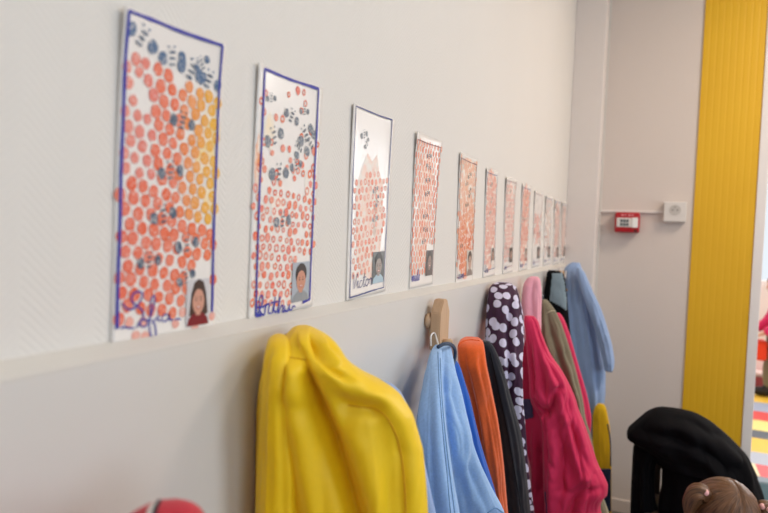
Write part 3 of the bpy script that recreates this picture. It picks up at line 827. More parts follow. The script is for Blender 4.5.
def bvh(o):
    off = Vector(o['_w']); me = o.data
    return BVHTree.FromPolygons([v.co + off for v in me.vertices], [p.vertices[:] for p in me.polygons])
def cast(tree, x, y):
    r = ray(x, y).normalized(); h = tree.ray_cast(CO, r)
    return (h[0], h[1]) if h[0] is not None else (None, None)
def strip(name, o, pts, r, mat, lift=.0, parent=None, m=8, n=6):
    """raised seam, cord or trim lying on the cloth along a line"""
    tr = bvh(o); q = catmull([Vector((x, y, 0)) for x, y in pts], m); out = []
    for p in q:
        h, nn = cast(tr, p.x, p.y)
        if h is None: continue
        if nn.dot(h - CO) > 0: nn = -nn
        if out and (h - out[-1]).length > .06: continue
        out.append(h + nn * lift)
    if len(out) < 2: return None
    bm = bmesh.new(); tube(bm, out, r, n); return obj(name, bm, mat, parent if parent is not None else o, True, True)
def patch(name, o, poly, mat, thick=.002, parent=None):
    """a sewn-on cloth piece following the garment"""
    tr = bvh(o); xs = [p[0] for p in poly]; ys = [p[1] for p in poly]
    N = 26; bm = bmesh.new(); grid = {}
    def inside(x, y):
        c_ = False; j = len(poly) - 1
        for i in range(len(poly)):
            if (poly[i][1] > y) != (poly[j][1] > y) and x < (poly[j][0] - poly[i][0]) * (y - poly[i][1]) / (poly[j][1] - poly[i][1]) + poly[i][0]: c_ = not c_
            j = i
        return c_
    for a in range(N + 1):
        for b in range(N + 1):
            x = min(xs) + (max(xs) - min(xs)) * a / N; y = min(ys) + (max(ys) - min(ys)) * b / N
            if not inside(x, y): continue
            h, nn = cast(tr, x, y)
            if h is None: continue
            if nn.dot(h - CO) > 0: nn = -nn
            grid[a, b] = bm.verts.new(h + nn * thick)
    for (a, b) in list(grid):
        ks = [(a, b), (a + 1, b), (a + 1, b + 1), (a, b + 1)]
        if all(k in grid for k in ks):
            g = [grid[k] for k in ks]
            if max((g[i].co - g[(i + 1) % 4].co).length for i in range(4)) < .08: bm.faces.new(g)
    for v in [v for v in bm.verts if not v.link_faces]: bm.verts.remove(v)
    ob = obj(name, bm, mat, parent if parent is not None else o, True)
    md = ob.modifiers.new('thickness', 'SOLIDIFY'); md.thickness = thick; md.offset = 0
    return ob

M['yellow'] = fabric('yellow_rainwear', '#f4cc0c', .5, .04, 500, .0002, .05, .0010, 22, .4)
M['yellow_seam'] = fabric('yellow_stitching', '#d9a400', .7, .06)
M['periwinkle'] = fabric('grey_blue_cotton', '#94aede', .85)
M['denim'] = fabric('light_denim', '#9cc0ee', .85, .16, 700)
M['denim_dark'] = fabric('dark_denim_trim', '#33455f', .8)
M['denim_mid'] = fabric('mid_denim_stitching', '#6f95c4', .8)
M['royal'] = fabric('royal_blue_knit', '#2a62c4', .85)
M['orange'] = fabric('orange_fleece', '#ea6428', .95, .14, 500, .0007, .3)
M['navy'] = fabric('black_navy_cloth', '#141b27', .85, .2)
M['pink'] = fabric('raspberry_shell', '#d22c5a', .7, .05, 400, .0002, .1, .0016, 26)
M['palepink'] = fabric('pale_pink_cotton', '#eaa6b8', .9)
M['olive'] = fabric('olive_canvas', '#7c7460', .9)
M['olive_trim'] = fabric('pale_olive_trim', '#b9b49a', .9)
M['slate'] = fabric('slate_grey_fleece', '#7d8f9a', .95, .12, 500, .0007)
M['black'] = fabric('black_cloth', '#0a0a0e', .9, .2, sheen=.0, spec=.12)
M['smock'] = fabric('blue_chambray', '#93abd2', .9, .12)
M['redcoat'] = fabric('red_shell', '#c41833', .6, .06)
M['whitecord'] = plain('white_cord', '#e4e2e0', .6)
M['yellow2'] = fabric('yellow_cotton', '#e8bc1c', .9)
M['navy2'] = fabric('navy_trim', '#27375c', .9)
M['zip'] = plain('zip_tape', '#d9d3cf', .45)
M['teal'] = fabric('teal_cloth', '#3f5f6b', .9)

def polka_mat():
    q = NT('polka_dot_print'); b = q.b; b.inputs['Roughness'].default_value = .75
    uvn = q.n('ShaderNodeUVMap', uv_map='UV'); 
    mp = q.n('ShaderNodeMapping'); mp.inputs['Scale'].default_value = (1 / .029, 1 / .029, 1)
    q.l(uvn.outputs['UV'], mp.inputs['Vector'])
    vo = q.n('ShaderNodeTexVoronoi'); vo.inputs['Scale'].default_value = 1; vo.inputs['Randomness'].default_value = .75
    vo.voronoi_dimensions = '2D'
    q.l(mp.outputs['Vector'], vo.inputs['Vector'])
    rp = q.n('ShaderNodeMapRange'); rp.inputs['From Min'].default_value = .36; rp.inputs['From Max'].default_value = .40
    q.l(vo.outputs['Distance'], rp.inputs['Value'])
    mx = q.n('ShaderNodeMix', data_type='RGBA'); mx.inputs['A'].default_value = srgb('#d7d3ec'); mx.inputs['B'].default_value = srgb('#3a1436')
    q.l(rp.outputs['Result'], mx.inputs['Factor']); q.l(mx.outputs['Result'], b.inputs['Base Color'])
    return q.m
M['polka'] = polka_mat()
def uv_garment(o, nth=150):
    """unroll the rings so a print keeps its size"""
    me = o.data; uv = me.uv_layers.new(name='UV'); n = len(me.vertices)
    nr = n // nth; us = [0.] * n
    for r_ in range(nr):
        acc = 0.
        for k in range(nth):
            i = r_ * nth + k; us[i] = acc
            j = r_ * nth + (k + 1) % nth; acc += (me.vertices[i].co - me.vertices[j].co).length
        # centre on the side facing the corridor
        ref = us[r_ * nth + int(nth * .75)]
        for k in range(nth): us[r_ * nth + k] -= ref
    vz = [0.] * n
    for k in range(nth):
        acc = 0.
        for r_ in range(nr - 4 if nr > 8 else nr):
            i = r_ * nth + k
            if r_: acc += (me.vertices[i].co - me.vertices[i - nth].co).length
            vz[i] = acc
    for p in me.polygons:
        for li in p.loop_indices:
            i = me.loops[li].vertex_index; uv.data[li].uv = (us[i], vz[i])

def coat(name, label, cat, y, z=1.06, group='coats hanging along the wall'):
    return thing(name, label, cat, (.04, y, z), group)

# --- red jacket at the left edge: only its shoulder rises into view
t = coat('red_jacket', 'red jacket with pale zip, only its shoulder showing below the large painting', 'jacket', .3)
rj = garment('body', [(507, 162, 178, .135, .005), (508.5, 154, 186, .135, .014), (513, 141, 194, .135, .024), (522, 126, 203, .13, .034), (565, 90, 220, .12, .055), (700, 40, 235, .115, .06), (1000, 20, 240, .115, .06)],
        M['redcoat'], t, 100, 70, pleat=.003, seed=3, ridges=[([(177, 500), (174, 530), (170, 600)], 5, -.004)])
strip('zip', rj, [(155, 505), (151, 510), (149, 518), (148, 530)], .0018, M['zip'], .001)
strip('collar_seam', rj, [(159, 502), (156, 508), (153, 520)], .0016, M['navy'], .0005)

# --- yellow raincoat
t = coat('yellow_raincoat', 'bright yellow raincoat with folded hood on the hook below the second painting', 'raincoat', .6)
yk = [(326.5, 296, 310, .055, .012), (330, 291, 317, .06, .026), (338, 284, 331, .068, .036), (348, 277, 340, .073, .044), (360, 268, 348, .08, .052), (372, 263, 364, .084, .056),
      (383, 260.5, 386, .09, .06), (395, 259, 402, .092, .062), (410, 258, 409.5, .094, .064), (430, 257.5, 415, .095, .066), (460, 257, 420, .097, .068), (513, 256, 424, .098, .07), (700, 252, 440, .1, .075), (860, 248, 452, .1, .08)]
yr = garment('body', yk, M['yellow'], t, 260, 200, pleat=.0026, seed=11, power=2.2, pv0=.2, crumple=.003, ridges=[
    ([(302, 350), (306, 368), (313, 390), (324, 415), (338, 445), (350, 480), (360, 513), (384, 600)], 15, -.030, -.35),
    ([(335, 398), (352, 405), (372, 409)], 8, -.008),
    ([(318, 345), (332, 370), (352, 383), (378, 395), (398, 418), (408, 450), (412, 500), (414, 560)], 12, .013),
    ([(311, 332), (313, 345), (319, 358), (330, 370), (342, 377)], 4.5, -.014, .6),
    ([(318, 334), (325, 348), (334, 360)], 4, .007),
    ([(324, 336), (331, 346), (336, 353)], 2.5, -.007),
    ([(301, 332), (303, 345), (306, 358)], 5, .005),
    ([(291, 352), (295, 400), (303, 450), (311, 513), (320, 600)], 12, .012),
    ([(281, 350), (281, 372), (278, 400), (273, 450), (270, 520)], 5, -.009),
    ([(345, 420), (362, 455), (376, 500), (386, 560)], 12, .006),
    ([(392, 425), (400, 455), (402, 513), (404, 600)], 4, -.004)])
garment('back_fold', [(335, 274, 284, .045, .012), (339, 269, 289, .05, .02), (346, 266.5, 291, .055, .024), (358, 264, 292, .06, .028), (380, 261.5, 293, .062, .03), (400, 260.5, 293, .06, .03), (460, 257.5, 296, .058, .03), (513, 256, 298, .058, .03), (860, 248, 306, .06, .03)], M['yellow'], t, 120, 110, pleat=.0012, seed=13)
strip('yoke_seam', yr, [(265, 359), (272, 358), (281, 357), (293, 358), (306, 360)], .0009, M['yellow_seam'], .0002)
strip('placket_seam', yr, [(348, 405), (362, 407), (376, 409), (388, 419), (397, 438), (402, 460), (405, 490), (406, 520), (408, 570)], .0009, M['yellow_seam'], .0002)

# --- grey blue jacket behind it
t = coat('grey_blue_jacket', 'grey blue cotton jacket peeking out behind the yellow raincoat', 'jacket', .78)
garment('body', [(382, 362, 378, .06, .015), (385, 352, 389, .07, .03), (394, 346, 400, .075, .04), (409, 345, 407.5, .085, .042), (428, 345, 413, .09, .044), (444, 345, 419, .09, .045), (468, 345, 425, .092, .046), (496, 345, 431, .094, .046), (530, 345, 438, .095, .048), (860, 345, 455, .095, .05)],
        M['periwinkle'], t, 120, 90, pleat=.002, seed=5, ridges=[([(398, 398), (408, 440), (416, 480), (424, 520)], 4, -.004)])

# --- light blue denim shirt under the bare hook
t = coat('denim_shirt', 'light blue denim shirt hanging from the bare wooden hook', 'shirt', 1.1)
dk = [(344.5, 436, 450, .055, .012), (348, 433, 451.5, .058, .02), (357, 429, 453, .062, .026), (370, 426, 455, .07, .032), (385, 423, 458.5, .076, .037), (400, 420, 462, .08, .041), (425, 417, 468, .088, .046), (453, 416, 477, .093, .05), (485, 416, 492, .096, .052), (513, 416, 506, .098, .054), (700, 412, 535, .1, .06), (800, 410, 545, .1, .06)]
dn = garment('body', dk, M['denim'], t, 180, 140, pleat=0.0045, seed=21, crumple=.0055, power=2.2, ridges=[
    ([(439, 352), (437, 372), (438, 394), (442, 430), (446, 470), (450, 513), (456, 600)], 4.5, .006),
    ([(445, 358), (444, 380), (446, 410), (451, 450), (458, 513), (465, 600)], 4, -.008),
    ([(455, 362), (458, 395), (465, 430), (476, 470), (488, 513)], 6, .005),
    ([(431, 362), (428, 395), (428, 440), (432, 513)], 5, -.005),
    ([(470, 440), (473, 470), (484, 500), (492, 525)], 4, -.005),
    ([(462, 420), (466, 450), (470, 490), (474, 530)], 4, .004)])
fp = garment('front_panel', [(347, 433.5, 440, .066, .008), (352, 431, 442, .072, .016), (360, 428.5, 442, .076, .022), (372, 425.5, 442, .082, .028), (394, 421, 443.5, .09, .033), (425, 417, 446.5, .098, .038), (453, 416, 450, .103, .041), (485, 416, 455, .107, .043), (513, 416, 460, .11, .045), (700, 412, 478, .115, .05), (800, 410, 484, .115, .05)],
        M['denim'], t, 140, 120, pleat=.002, seed=42, crumple=.004, ridges=[([(431, 362), (428, 395), (428, 440), (432, 513)], 5, -.006), ([(437, 365), (436, 400), (440, 450), (447, 513)], 3.5, .004)])
strip('button_placket', fp, [(438, 352), (438.5, 365), (439.5, 390), (442.5, 430), (446.5, 470), (450.5, 513), (456, 560)], .0010, M['denim_mid'], .0002)
strip('placket_edge', fp, [(440.3, 358), (440.6, 372), (442, 400), (445.8, 440), (450.5, 480), (455.5, 520)], .0010, M['denim_mid'], .0)
bm = bmesh.new()
cp_ = catmull([onx(x, y, X) for x, y, X in [(438, 347, .072), (444, 344, .076), (451, 344.5, .076), (455, 350, .07), (454.5, 360, .07), (452, 368, .078)]], 8)
tube(bm, cp_, .0034, 8); obj('neck_binding', bm, M['denim_dark'], t, True)
bm = bmesh.new()
cp_ = catmull([onx(x, y, X) for x, y, X in [(431, 346, .045), (431, 336, .042), (434.5, 333, .04), (437, 340, .05), (439, 347, .06)]], 8)
tube(bm, cp_, .0016, 8); obj('hanging_loop', bm, M['whitecord'], t, True)
strip('pocket_edge', dn, [(487, 513), (495, 508), (502, 512), (507, 516)], .0012, M['denim_mid'], .0004)

# --- royal blue top
t = coat('royal_blue_sweater', 'royal blue sweater squeezed between the denim shirt and the orange fleece', 'sweater', 1.22)
garment('body', [(361, 446, 457, .06, .01), (364, 444, 459, .062, .018), (385, 446, 466, .07, .024), (400, 448, 470.5, .075, .026), (415, 450, 474, .08, .028), (440, 455, 480, .085, .03), (513, 462, 500, .088, .034), (760, 466, 525, .09, .04)],
        M['royal'], t, 90, 70, pleat=.0015, seed=7)

# --- orange fleece
t = coat('orange_fleece', 'orange fleece jacket between the denim shirt and the black coat', 'fleece', 1.3)
of = garment('body', [(338, 464, 480, .055, .012), (341, 460, 483, .06, .022), (348, 457.5, 484.5, .064, .028), (363, 458.5, 486.5, .07, .031), (380, 464, 490, .076, .033), (400, 469.5, 494, .081, .034), (420, 473, 498, .086, .036), (462, 480, 503.5, .09, .038), (513, 488, 508, .092, .04), (760, 495, 535, .095, .045)],
        M['orange'], t, 130, 100, pleat=0.003, seed=8, crumple=.003, ridges=[([(462, 346), (467, 375), (474, 410), (484, 450), (494, 500)], 3.5, -.004), ([(472, 345), (478, 380), (485, 420), (493, 470), (500, 513)], 4, .004), ([(480, 350), (484, 390), (491, 440)], 2.5, -.002)])
strip('collar_seam', of, [(458.5, 346), (462, 342), (470, 340), (480, 341)], .0016, M['orange'], .0006)

# --- black navy coat
t = coat('black_coat', 'black navy coat hanging between the orange fleece and the polka dot jacket', 'coat', 1.42)
bk = garment('body', [(341, 480, 489, .06, .012), (346, 478, 493.5, .064, .022), (366, 477, 502, .074, .03), (398, 478, 511, .084, .034), (430, 482, 520, .09, .037), (465, 490, 525, .092, .038), (494, 495, 528, .094, .04), (513, 498, 530, .095, .04), (760, 500, 545, .098, .045)],
        M['navy'], t, 120, 90, pleat=0.003, seed=9, crumple=.003, ridges=[([(488, 350), (495, 390), (503, 440), (512, 513)], 3.5, -.004), ([(497, 370), (505, 410), (513, 460), (520, 513)], 3.5, .004)])
strip('side_seam', bk, [(490, 352), (498, 388), (507, 430), (516, 480), (521, 513)], .0010, M['black'], .0004)

# --- purple polka dot jacket
t = coat('polka_dot_jacket', 'dark purple hooded jacket with large lilac polka dots', 'jacket', 1.55)
pk = [(282.5, 497, 509, .052, .014), (285, 492, 513, .056, .022), (291, 489, 516, .06, .03), (301, 487.5, 518.5, .066, .036), (320, 486, 522, .073, .04), (340, 485.5, 523.5, .08, .042), (360, 487, 522, .086, .042), (396, 490, 522.5, .09, .042), (425, 494, 525, .094, .044), (465, 500, 528, .098, .046), (513, 506, 534, .1, .048), (720, 508, 545, .102, .05)]
pj = garment('body', pk, M['polka'], t, 150, 120, pleat=0.003, seed=14, ridges=[([(512, 291), (510, 315), (508, 345), (512, 390), (518, 440)], 3.2, -.009), ([(517, 300), (516, 325), (514, 360)], 3, .004), ([(497, 295), (496, 330), (498, 370)], 4, .003)])
uv_garment(pj, 150)
ph_ = garment('hood', [(283, 502, 511, .06, .012), (287, 501, 516, .068, .02), (300, 503, 520, .076, .026), (316, 507, 523, .084, .026), (330, 510, 524, .088, .02), (340, 513, 523, .088, .01)], M['polka'], t, 150, 50, pleat=.001, seed=15)
uv_garment(ph_, 150)

# --- pale pink hood
t = coat('pale_pink_hoodie', 'pale pink hood with white drawcord above the raspberry jacket', 'hoodie', 1.86)
pp = garment('hood', [(276.5, 531, 537, .05, .01), (279, 527, 540, .054, .02), (286, 523.5, 541, .06, .03), (298, 522, 541.5, .066, .034), (315, 521, 541, .072, .036), (335, 521, 541, .08, .038), (400, 522, 548, .085, .04), (600, 524, 556, .09, .045)],
        M['palepink'], t, 110, 70, pleat=0.003, seed=16, Y=1.9, ridges=[([(534, 280), (532, 295), (533, 315)], 2.4, -.007), ([(528, 284), (526, 300), (527, 318)], 2.2, .004)])
bm = bmesh.new(); tube(bm, catmull([onx(x, y, X) for x, y, X in [(540, 283, .07), (541.5, 289, .078), (540.5, 296, .08), (539, 299, .08), (540, 293, .086), (543, 296, .086)]], 8), .0016, 8)
obj('drawcord', bm, M['whitecord'], t, True)

# --- raspberry jacket
t = coat('raspberry_jacket', 'large raspberry pink jacket with crumpled sleeve in the middle of the row', 'jacket', 1.8)
mk = [(317, 524, 532, .07, .015), (321, 522.5, 535, .08, .03), (334, 521.5, 538, .1, .042), (353, 521, 546, .12, .05), (369, 520, 556, .135, .055), (383, 519, 562, .145, .06), (396, 519, 567, .152, .062), (406, 520, 570, .158, .064), (437, 524, 580, .165, .066), (460, 526, 586, .17, .066), (480, 530, 592, .172, .066), (500, 533, 592, .17, .066), (513, 534, 594, .17, .066), (620, 540, 600, .17, .066)]
rp_ = garment('body', mk, M['pink'], t, 170, 130, pleat=.004, seed=17, Y=1.90, crumple=.006, cfreq=12., ridges=[
    ([(527, 330), (528, 360), (529, 390)], 3, -.006), ([(536, 425), (534, 460), (537, 513)], 4, .010), ([(531, 422), (529, 460), (532, 513)], 2.5, -.008)])
sl_ = garment('sleeve', [(316, 525, 534, .05, .014), (321, 524, 538, .05, .026), (334, 525.5, 542, .05, .036), (353, 526.5, 550, .05, .044), (369, 528, 561, .05, .048), (383, 529, 568.5, .05, .05), (396, 529.5, 574, .05, .052), (406, 531, 577, .05, .052), (416, 537, 581, .05, .052), (424, 541, 584, .05, .052), (437, 542.5, 588.5, .05, .054), (460, 543, 596, .05, .056), (474, 543.5, 603, .05, .056), (481, 543.5, 605.5, .05, .056), (489, 544, 605, .05, .054), (495, 544, 600.5, .05, .052), (502, 544.5, 598.5, .05, .052), (513, 545, 600, .05, .052), (600, 546, 606, .05, .052)],
        M['pink'], t, 220, 190, pleat=.004, seed=41, Y=1.80, crumple=.008, cfreq=14., ridges=[
    ([(531, 402), (538, 412), (547, 414), (554, 406), (557, 390)], 4, -.030),
    ([(533, 340), (535, 365), (538, 390), (545, 404)], 3.5, .008),
    ([(529, 335), (531, 365), (534, 392)], 2.5, -.008),
    ([(540, 345), (547, 370), (557, 392), (566, 420)], 5, .012),
    ([(545, 350), (552, 372), (562, 388)], 3, -.010),
    ([(548, 422), (556, 450), (554, 480), (552, 513)], 5, .014),
    ([(556, 430), (562, 455), (561, 490)], 3.5, -.014),
    ([(562, 418), (572, 450), (584, 478)], 5, .009), ([(570, 420), (580, 450), (592, 474)], 3, -.007),
    ([(594, 470), (580, 480), (568, 492), (563, 513)], 4, .010), ([(602, 489), (587, 491), (576, 500), (571, 513)], 3, -.014)])
M['pattern'] = fabric('dark_patterned_trim', '#4a4468', .8, .5, 180)
patch('patterned_cuff', rp_, [(522, 399), (532, 398), (534, 418), (525, 420)], M['pattern'], .0015)
strip('front_zip', sl_, [(545.5, 492), (546, 500), (547, 508), (547, 530)], .0020, M['pattern'], .0008)

# --- olive jacket
t = coat('olive_jacket', 'olive green canvas jacket behind the raspberry jacket', 'jacket', 2.0)
ol = garment('body', [(299.5, 542, 547, .06, .015), (303, 539, 550, .07, .03), (309, 537, 554.5, .08, .036), (320, 535, 560, .092, .042), (331, 535, 564, .1, .046), (353, 537, 571, .112, .05), (377, 542, 577.5, .122, .052), (399, 548, 582.5, .13, .054), (416, 552, 585, .136, .055), (432, 554, 590, .142, .056), (455, 556, 594.5, .148, .056), (489, 558, 600, .155, .056), (513, 560, 609, .16, .056), (640, 560, 616, .165, .056)],
        M['olive'], t, 130, 110, pleat=0.004, seed=18, crumple=.0055, Y=2.02, ridges=[([(547, 312), (552, 335), (559, 358), (568, 385), (576, 410)], 2.6, -.010), ([(555, 325), (562, 350), (570, 380), (580, 415), (588, 450)], 2.6, .006), ([(542, 315), (545, 345)], 2.6, .004)])
strip('shoulder_seam', ol, [(547, 313), (551, 311), (555, 311)], .0016, M['olive_trim'], .0008)
strip('piping', ol, [(598, 486), (602, 497), (606, 508), (608, 518)], .003, M['olive_trim'], .001)

# --- red lining jacket showing behind the olive one
t = coat('red_lined_jacket', 'narrow strip of red jacket visible behind the olive jacket', 'jacket', 2.16)
garment('body', [(313, 554, 560, .09, .015), (317, 552, 563, .1, .03), (335, 552, 570, .118, .036), (353, 554, 575, .128, .04), (380, 560, 583, .14, .042), (399, 564, 588, .145, .042), (418, 566, 591, .148, .042), (432, 568, 590, .15, .042), (600, 570, 596, .15, .042)],
        M['pink'], t, 80, 70, pleat=0.003, seed=19, Y=2.16)

# --- slate hood with black lining
t = coat('slate_hooded_coat', 'slate grey hood with black lining beside the blue smock', 'coat', 2.3)
sh = garment('body', [(270.5, 549, 558, .05, .012), (273, 547, 563, .055, .022), (280, 546, 565, .062, .03), (293, 544.5, 566.5, .072, .036), (312, 544, 568, .086, .04), (334, 547, 570, .1, .042), (370, 552, 574, .115, .044), (600, 558, 582, .13, .046)],
        M['black'], t, 100, 80, pleat=.0012, seed=20, Y=2.34)
patch('hood_panel', sh, [(552, 272), (562, 272.5), (564.5, 284), (566, 298), (566.5, 312), (560, 307), (549.5, 301), (551, 285)], M['slate'], .003)

# --- blue smock with its long sleeve
t = coat('blue_smock', 'pale blue smock with a long hanging sleeve at the end of the row', 'smock', 2.52)
smk = [(262.5, 572, 579, .055, .012), (265, 568, 580.5, .06, .024), (270, 564.5, 582, .066, .032), (279, 563, 586, .076, .038), (293, 563, 591, .086, .042), (310, 564, 594.5, .096, .045), (330, 565, 597.5, .104, .047), (350, 566, 600.5, .11, .048), (374, 568, 604, .116, .05), (390, 572, 604, .12, .05), (406, 576, 603, .122, .05), (420, 580, 605.5, .124, .05), (440, 584, 606.5, .126, .05), (520, 588, 609, .13, .05), (640, 590, 611, .13, .05)]
sm = garment('body', smk, M['smock'], t, 130, 110, pleat=0.004, seed=22, crumple=.0055, zmin=.25, Y=2.68, ridges=[([(574, 268), (576, 300), (582, 340), (588, 385)], 3, .006), ([(569, 275), (570, 300), (574, 340)], 2.5, -.006), ([(582, 275), (586, 305), (591, 345), (597, 390)], 2.5, -.007), ([(578, 270), (582, 300), (590, 350)], 2.5, .004)])
garment('sleeve', [(268, 577, 581, .09, .012), (272, 577, 584.5, .1, .02), (279, 578, 587.5, .112, .026), (293, 582, 593.5, .128, .03), (308, 587.5, 600.5, .14, .032), (326, 594, 606.5, .15, .033), (349, 600, 612.5, .158, .033), (362, 603, 614, .162, .033), (368, 604, 613.5, .163, .033), (370.5, 605, 612.5, .163, .03)],
        M['smock'], t, 90, 80, pleat=.0012, seed=23, Y=2.62, ridges=[([(590, 295), (597, 320), (604, 345), (609, 365)], 2.2, .004), ([(586, 290), (592, 310)], 2, -.003)])
strip('cuff_seam', sm, [(604, 362), (608, 364), (613, 361)], .0016, M['navy2'], .001)
bm = bmesh.new(); tube(bm, catmull([onx(x, y, X) for x, y, X in [(561, 268, .07), (562, 273, .082), (565, 278, .09), (566, 271, .085)]], 8), .0018, 8)
obj('hanging_loop', bm, M['whitecord'], t, True)

# --- yellow and navy garment at the far end, low down
t = coat('yellow_navy_vest', 'yellow vest with navy hem hanging low at the end of the row', 'vest', 2.4)
yv = garment('body', [(404, 598, 604, .15, .012), (408, 595, 606, .152, .02), (418, 593, 608, .152, .024), (428, 593, 609.5, .155, .026), (445, 593, 610.5, .156, .028), (468, 594, 611, .158, .028), (520, 596, 611, .158, .028)],
        M['yellow2'], t, 80, 60, pleat=.001, seed=24, Y=2.6, zmin=.12, ridges=[([(602, 430), (604, 455)], 2, .003)])
patch('navy_hem', yv, [(598, 468.5), (611, 467), (611, 513), (600, 513)], M['navy2'], .002)
strip('side_band', yv, [(607.5, 424), (610, 440), (610.6, 466)], .003, M['navy2'], .0005)

# ------------------------------------------------------------------ child chair with the big black coat
Yc = 2.42
t = thing('child_chair', 'small wooden child chair hidden under the black coat', 'chair', (.53, Yc, 0))
M['beech_dark'] = plain('dark_wood', '#4a3a30', .5, var=.1)
obj('seat', bx((.41, Yc - .16, .30), (.65, Yc + .15, .322), .006), M['beech_dark'], t)
obj('backrest', bx((.44, Yc + .12, .42), (.62, Yc + .142, .54), .006), M['beech_dark'], t)
for x in (.43, .60):
    obj('leg', bx((x, Yc + .118, 0), (x + .03, Yc + .144, .54), .004), M['beech_dark'], t)
    obj('leg', bx((x, Yc - .155, 0), (x + .03, Yc - .127, .30), .004), M['beech_dark'], t)


t = thing('draped_black_coat', 'bulky black coat draped over a chair in front of the yellow panel', 'coat', (.55, Yc, .31))
bc = [(409.5, 664, 684, Yc, .02), (411, 658, 692, Yc, .05), (414, 653, 700, Yc, .08), (419, 647, 709, Yc, .11), (426, 641, 718, Yc, .13), (433, 635, 726, Yc, .15), (438, 631, 731, Yc, .155), (443, 630, 736, Yc, .155), (448, 638, 740, Yc, .15), (456, 650, 744, Yc, .14), (466, 659, 749, Yc, .145)]
dc = garment('shoulder_cape', bc, M['black'], t, 150, 90, pleat=.006, seed=31, yplane=True, ridges=[
    ([(650, 424), (680, 428), (710, 440), (735, 460)], 6, .016), ([(645, 434), (675, 440), (705, 452), (725, 470)], 5, -.02), ([(670, 416), (695, 424), (718, 436)], 4, -.012)])
garment('body', [(432, 664, 724, Yc, .1), (446, 662, 738, Yc, .13), (458, 665, 745, Yc, .135), (468, 666, 749.5, Yc, .14), (490, 666, 756.5, Yc, .15), (513, 663, 759, Yc, .155), (560, 664, 761, Yc, .16)], M['black'], t, 150, 60, pleat=.010, seed=32, yplane=True,
    ridges=[([(690, 450), (715, 470), (735, 513)], 6, .02), ([(680, 455), (700, 480), (712, 530)], 5, -.02), ([(738, 448), (748, 475), (752, 513)], 4, .012)])
garment('sleeve', [(440, 637, 660, Yc - .02, .04), (450, 634, 658.5, Yc - .02, .06), (468, 633, 653.5, Yc - .02, .06), (490, 632, 653.5, Yc - .02, .06), (513, 631.5, 657, Yc - .02, .06), (556, 632, 657, Yc - .02, .055)], M['black'], t, 80, 60, pleat=.006, seed=33, yplane=True)

# teal floor cushion behind the coat
tb = bmesh.new(); pc = onz(772, 545, 0)
pz = Vector((.93, 2.72, 0))
N1, N2 = 40, 14
rr = []
for b in range(N2 + 1):
    a = -PI / 2 + PI * b / N2; rad = .15 + .055 * math.cos(a); z = .17 + .168 * math.copysign(abs(math.sin(a)) ** .7, math.sin(a))
    if b in (0, N2): rad = .12
    rr.append([tb.verts.new(pz + Vector((rad * math.cos(2 * PI * k / N1), rad * math.sin(2 * PI * k / N1), z + .004 * math.sin(6 * PI * k / N1 * 2)))) for k in range(N1)])
for a, b in zip(rr, rr[1:]):
    for k in range(N1): tb.faces.new((a[k], a[(k + 1) % N1], b[(k + 1) % N1], b[k]))
tb.faces.new(rr[0][::-1]); tb.faces.new(rr[-1])
pouf = tag(obj('floor_pouf', tb, M['teal'], None, True, True), 'dark teal fabric pouf on the floor by the doorway, half behind the black coat', 'pouf')

# ------------------------------------------------------------------ people
M['skin'] = plain('skin', '#d9a88e', .5, var=.05, vscale=40)
M['eye'] = plain('eye_white', '#efeae6', .2, var=0); M['iris'] = plain('iris', '#3a2a20', .2, var=0); M['lip'] = plain('lips', '#b8665e', .5, var=.03)
def hair_mat(name, a, b_):
    q = NT(name); b = q.b; b.inputs['Roughness'].default_value = .42
    tc = q.n('ShaderNodeTexCoord'); at = q.n('ShaderNodeUVMap', uv_map='UV')
    mp = q.n('ShaderNodeMapping'); mp.inputs['Scale'].default_value = (46, 2.2, 1); q.l(at.outputs['UV'], mp.inputs['Vector'])
    nz = q.n('ShaderNodeTexNoise'); nz.inputs['Scale'].default_value = 2.2; nz.inputs['Detail'].default_value = 5; q.l(mp.outputs['Vector'], nz.inputs['Vector'])
    mx = q.n('ShaderNodeMix', data_type='RGBA'); mx.inputs['A'].default_value = srgb(a); mx.inputs['B'].default_value = srgb(b_)
    rp = q.n('ShaderNodeMapRange'); rp.inputs['From Min'].default_value = .3; rp.inputs['From Max'].default_value = .7
    q.l(nz.outputs['Fac'], rp.inputs['Value']); q.l(rp.outputs['Result'], mx.inputs['Factor']); q.l(mx.outputs['Result'], b.inputs['Base Color'])
    bp = q.n('ShaderNodeBump'); bp.inputs['Distance'].default_value = .002; q.l(nz.outputs['Fac'], bp.inputs['Height']); q.l(bp.outputs['Normal'], b.inputs['Normal'])
    return q.m
M['hair'] = hair_mat('brown_hair', '#38220f', '#80583a')

def evaluated(o):
    dg = bpy.context.evaluated_depsgraph_get(); dg.update()
    return bpy.data.meshes.new_from_object(o.evaluated_get(dg))
def skin_mesh(J, E_, root, grow=0.0, sub=2, only=None):
    bm = bmesh.new(); ly = bm.verts.layers.skin.verify(); vs = {}
    names = [n for n in J if only is None or n in only]
    for n in names:
        p, r = J[n]; v = bm.verts.new(p); v[ly].radius = (r + grow, r + grow); v[ly].use_root = (n == root); vs[n] = v
    for a, b in E_:
        if a in vs and b in vs: bm.edges.new((vs[a], vs[b]))
    me = bpy.data.meshes.new('tmp'); bm.to_mesh(me); bm.free()
    o = bpy.data.objects.new('tmp', me); COL.objects.link(o)
    m1 = o.modifiers.new('s', 'SKIN'); m1.use_smooth_shade = True
    m2 = o.modifiers.new('u', 'SUBSURF'); m2.levels = sub; m2.render_levels = sub
    r = evaluated(o); bpy.data.objects.remove(o); bpy.data.meshes.remove(me); return r
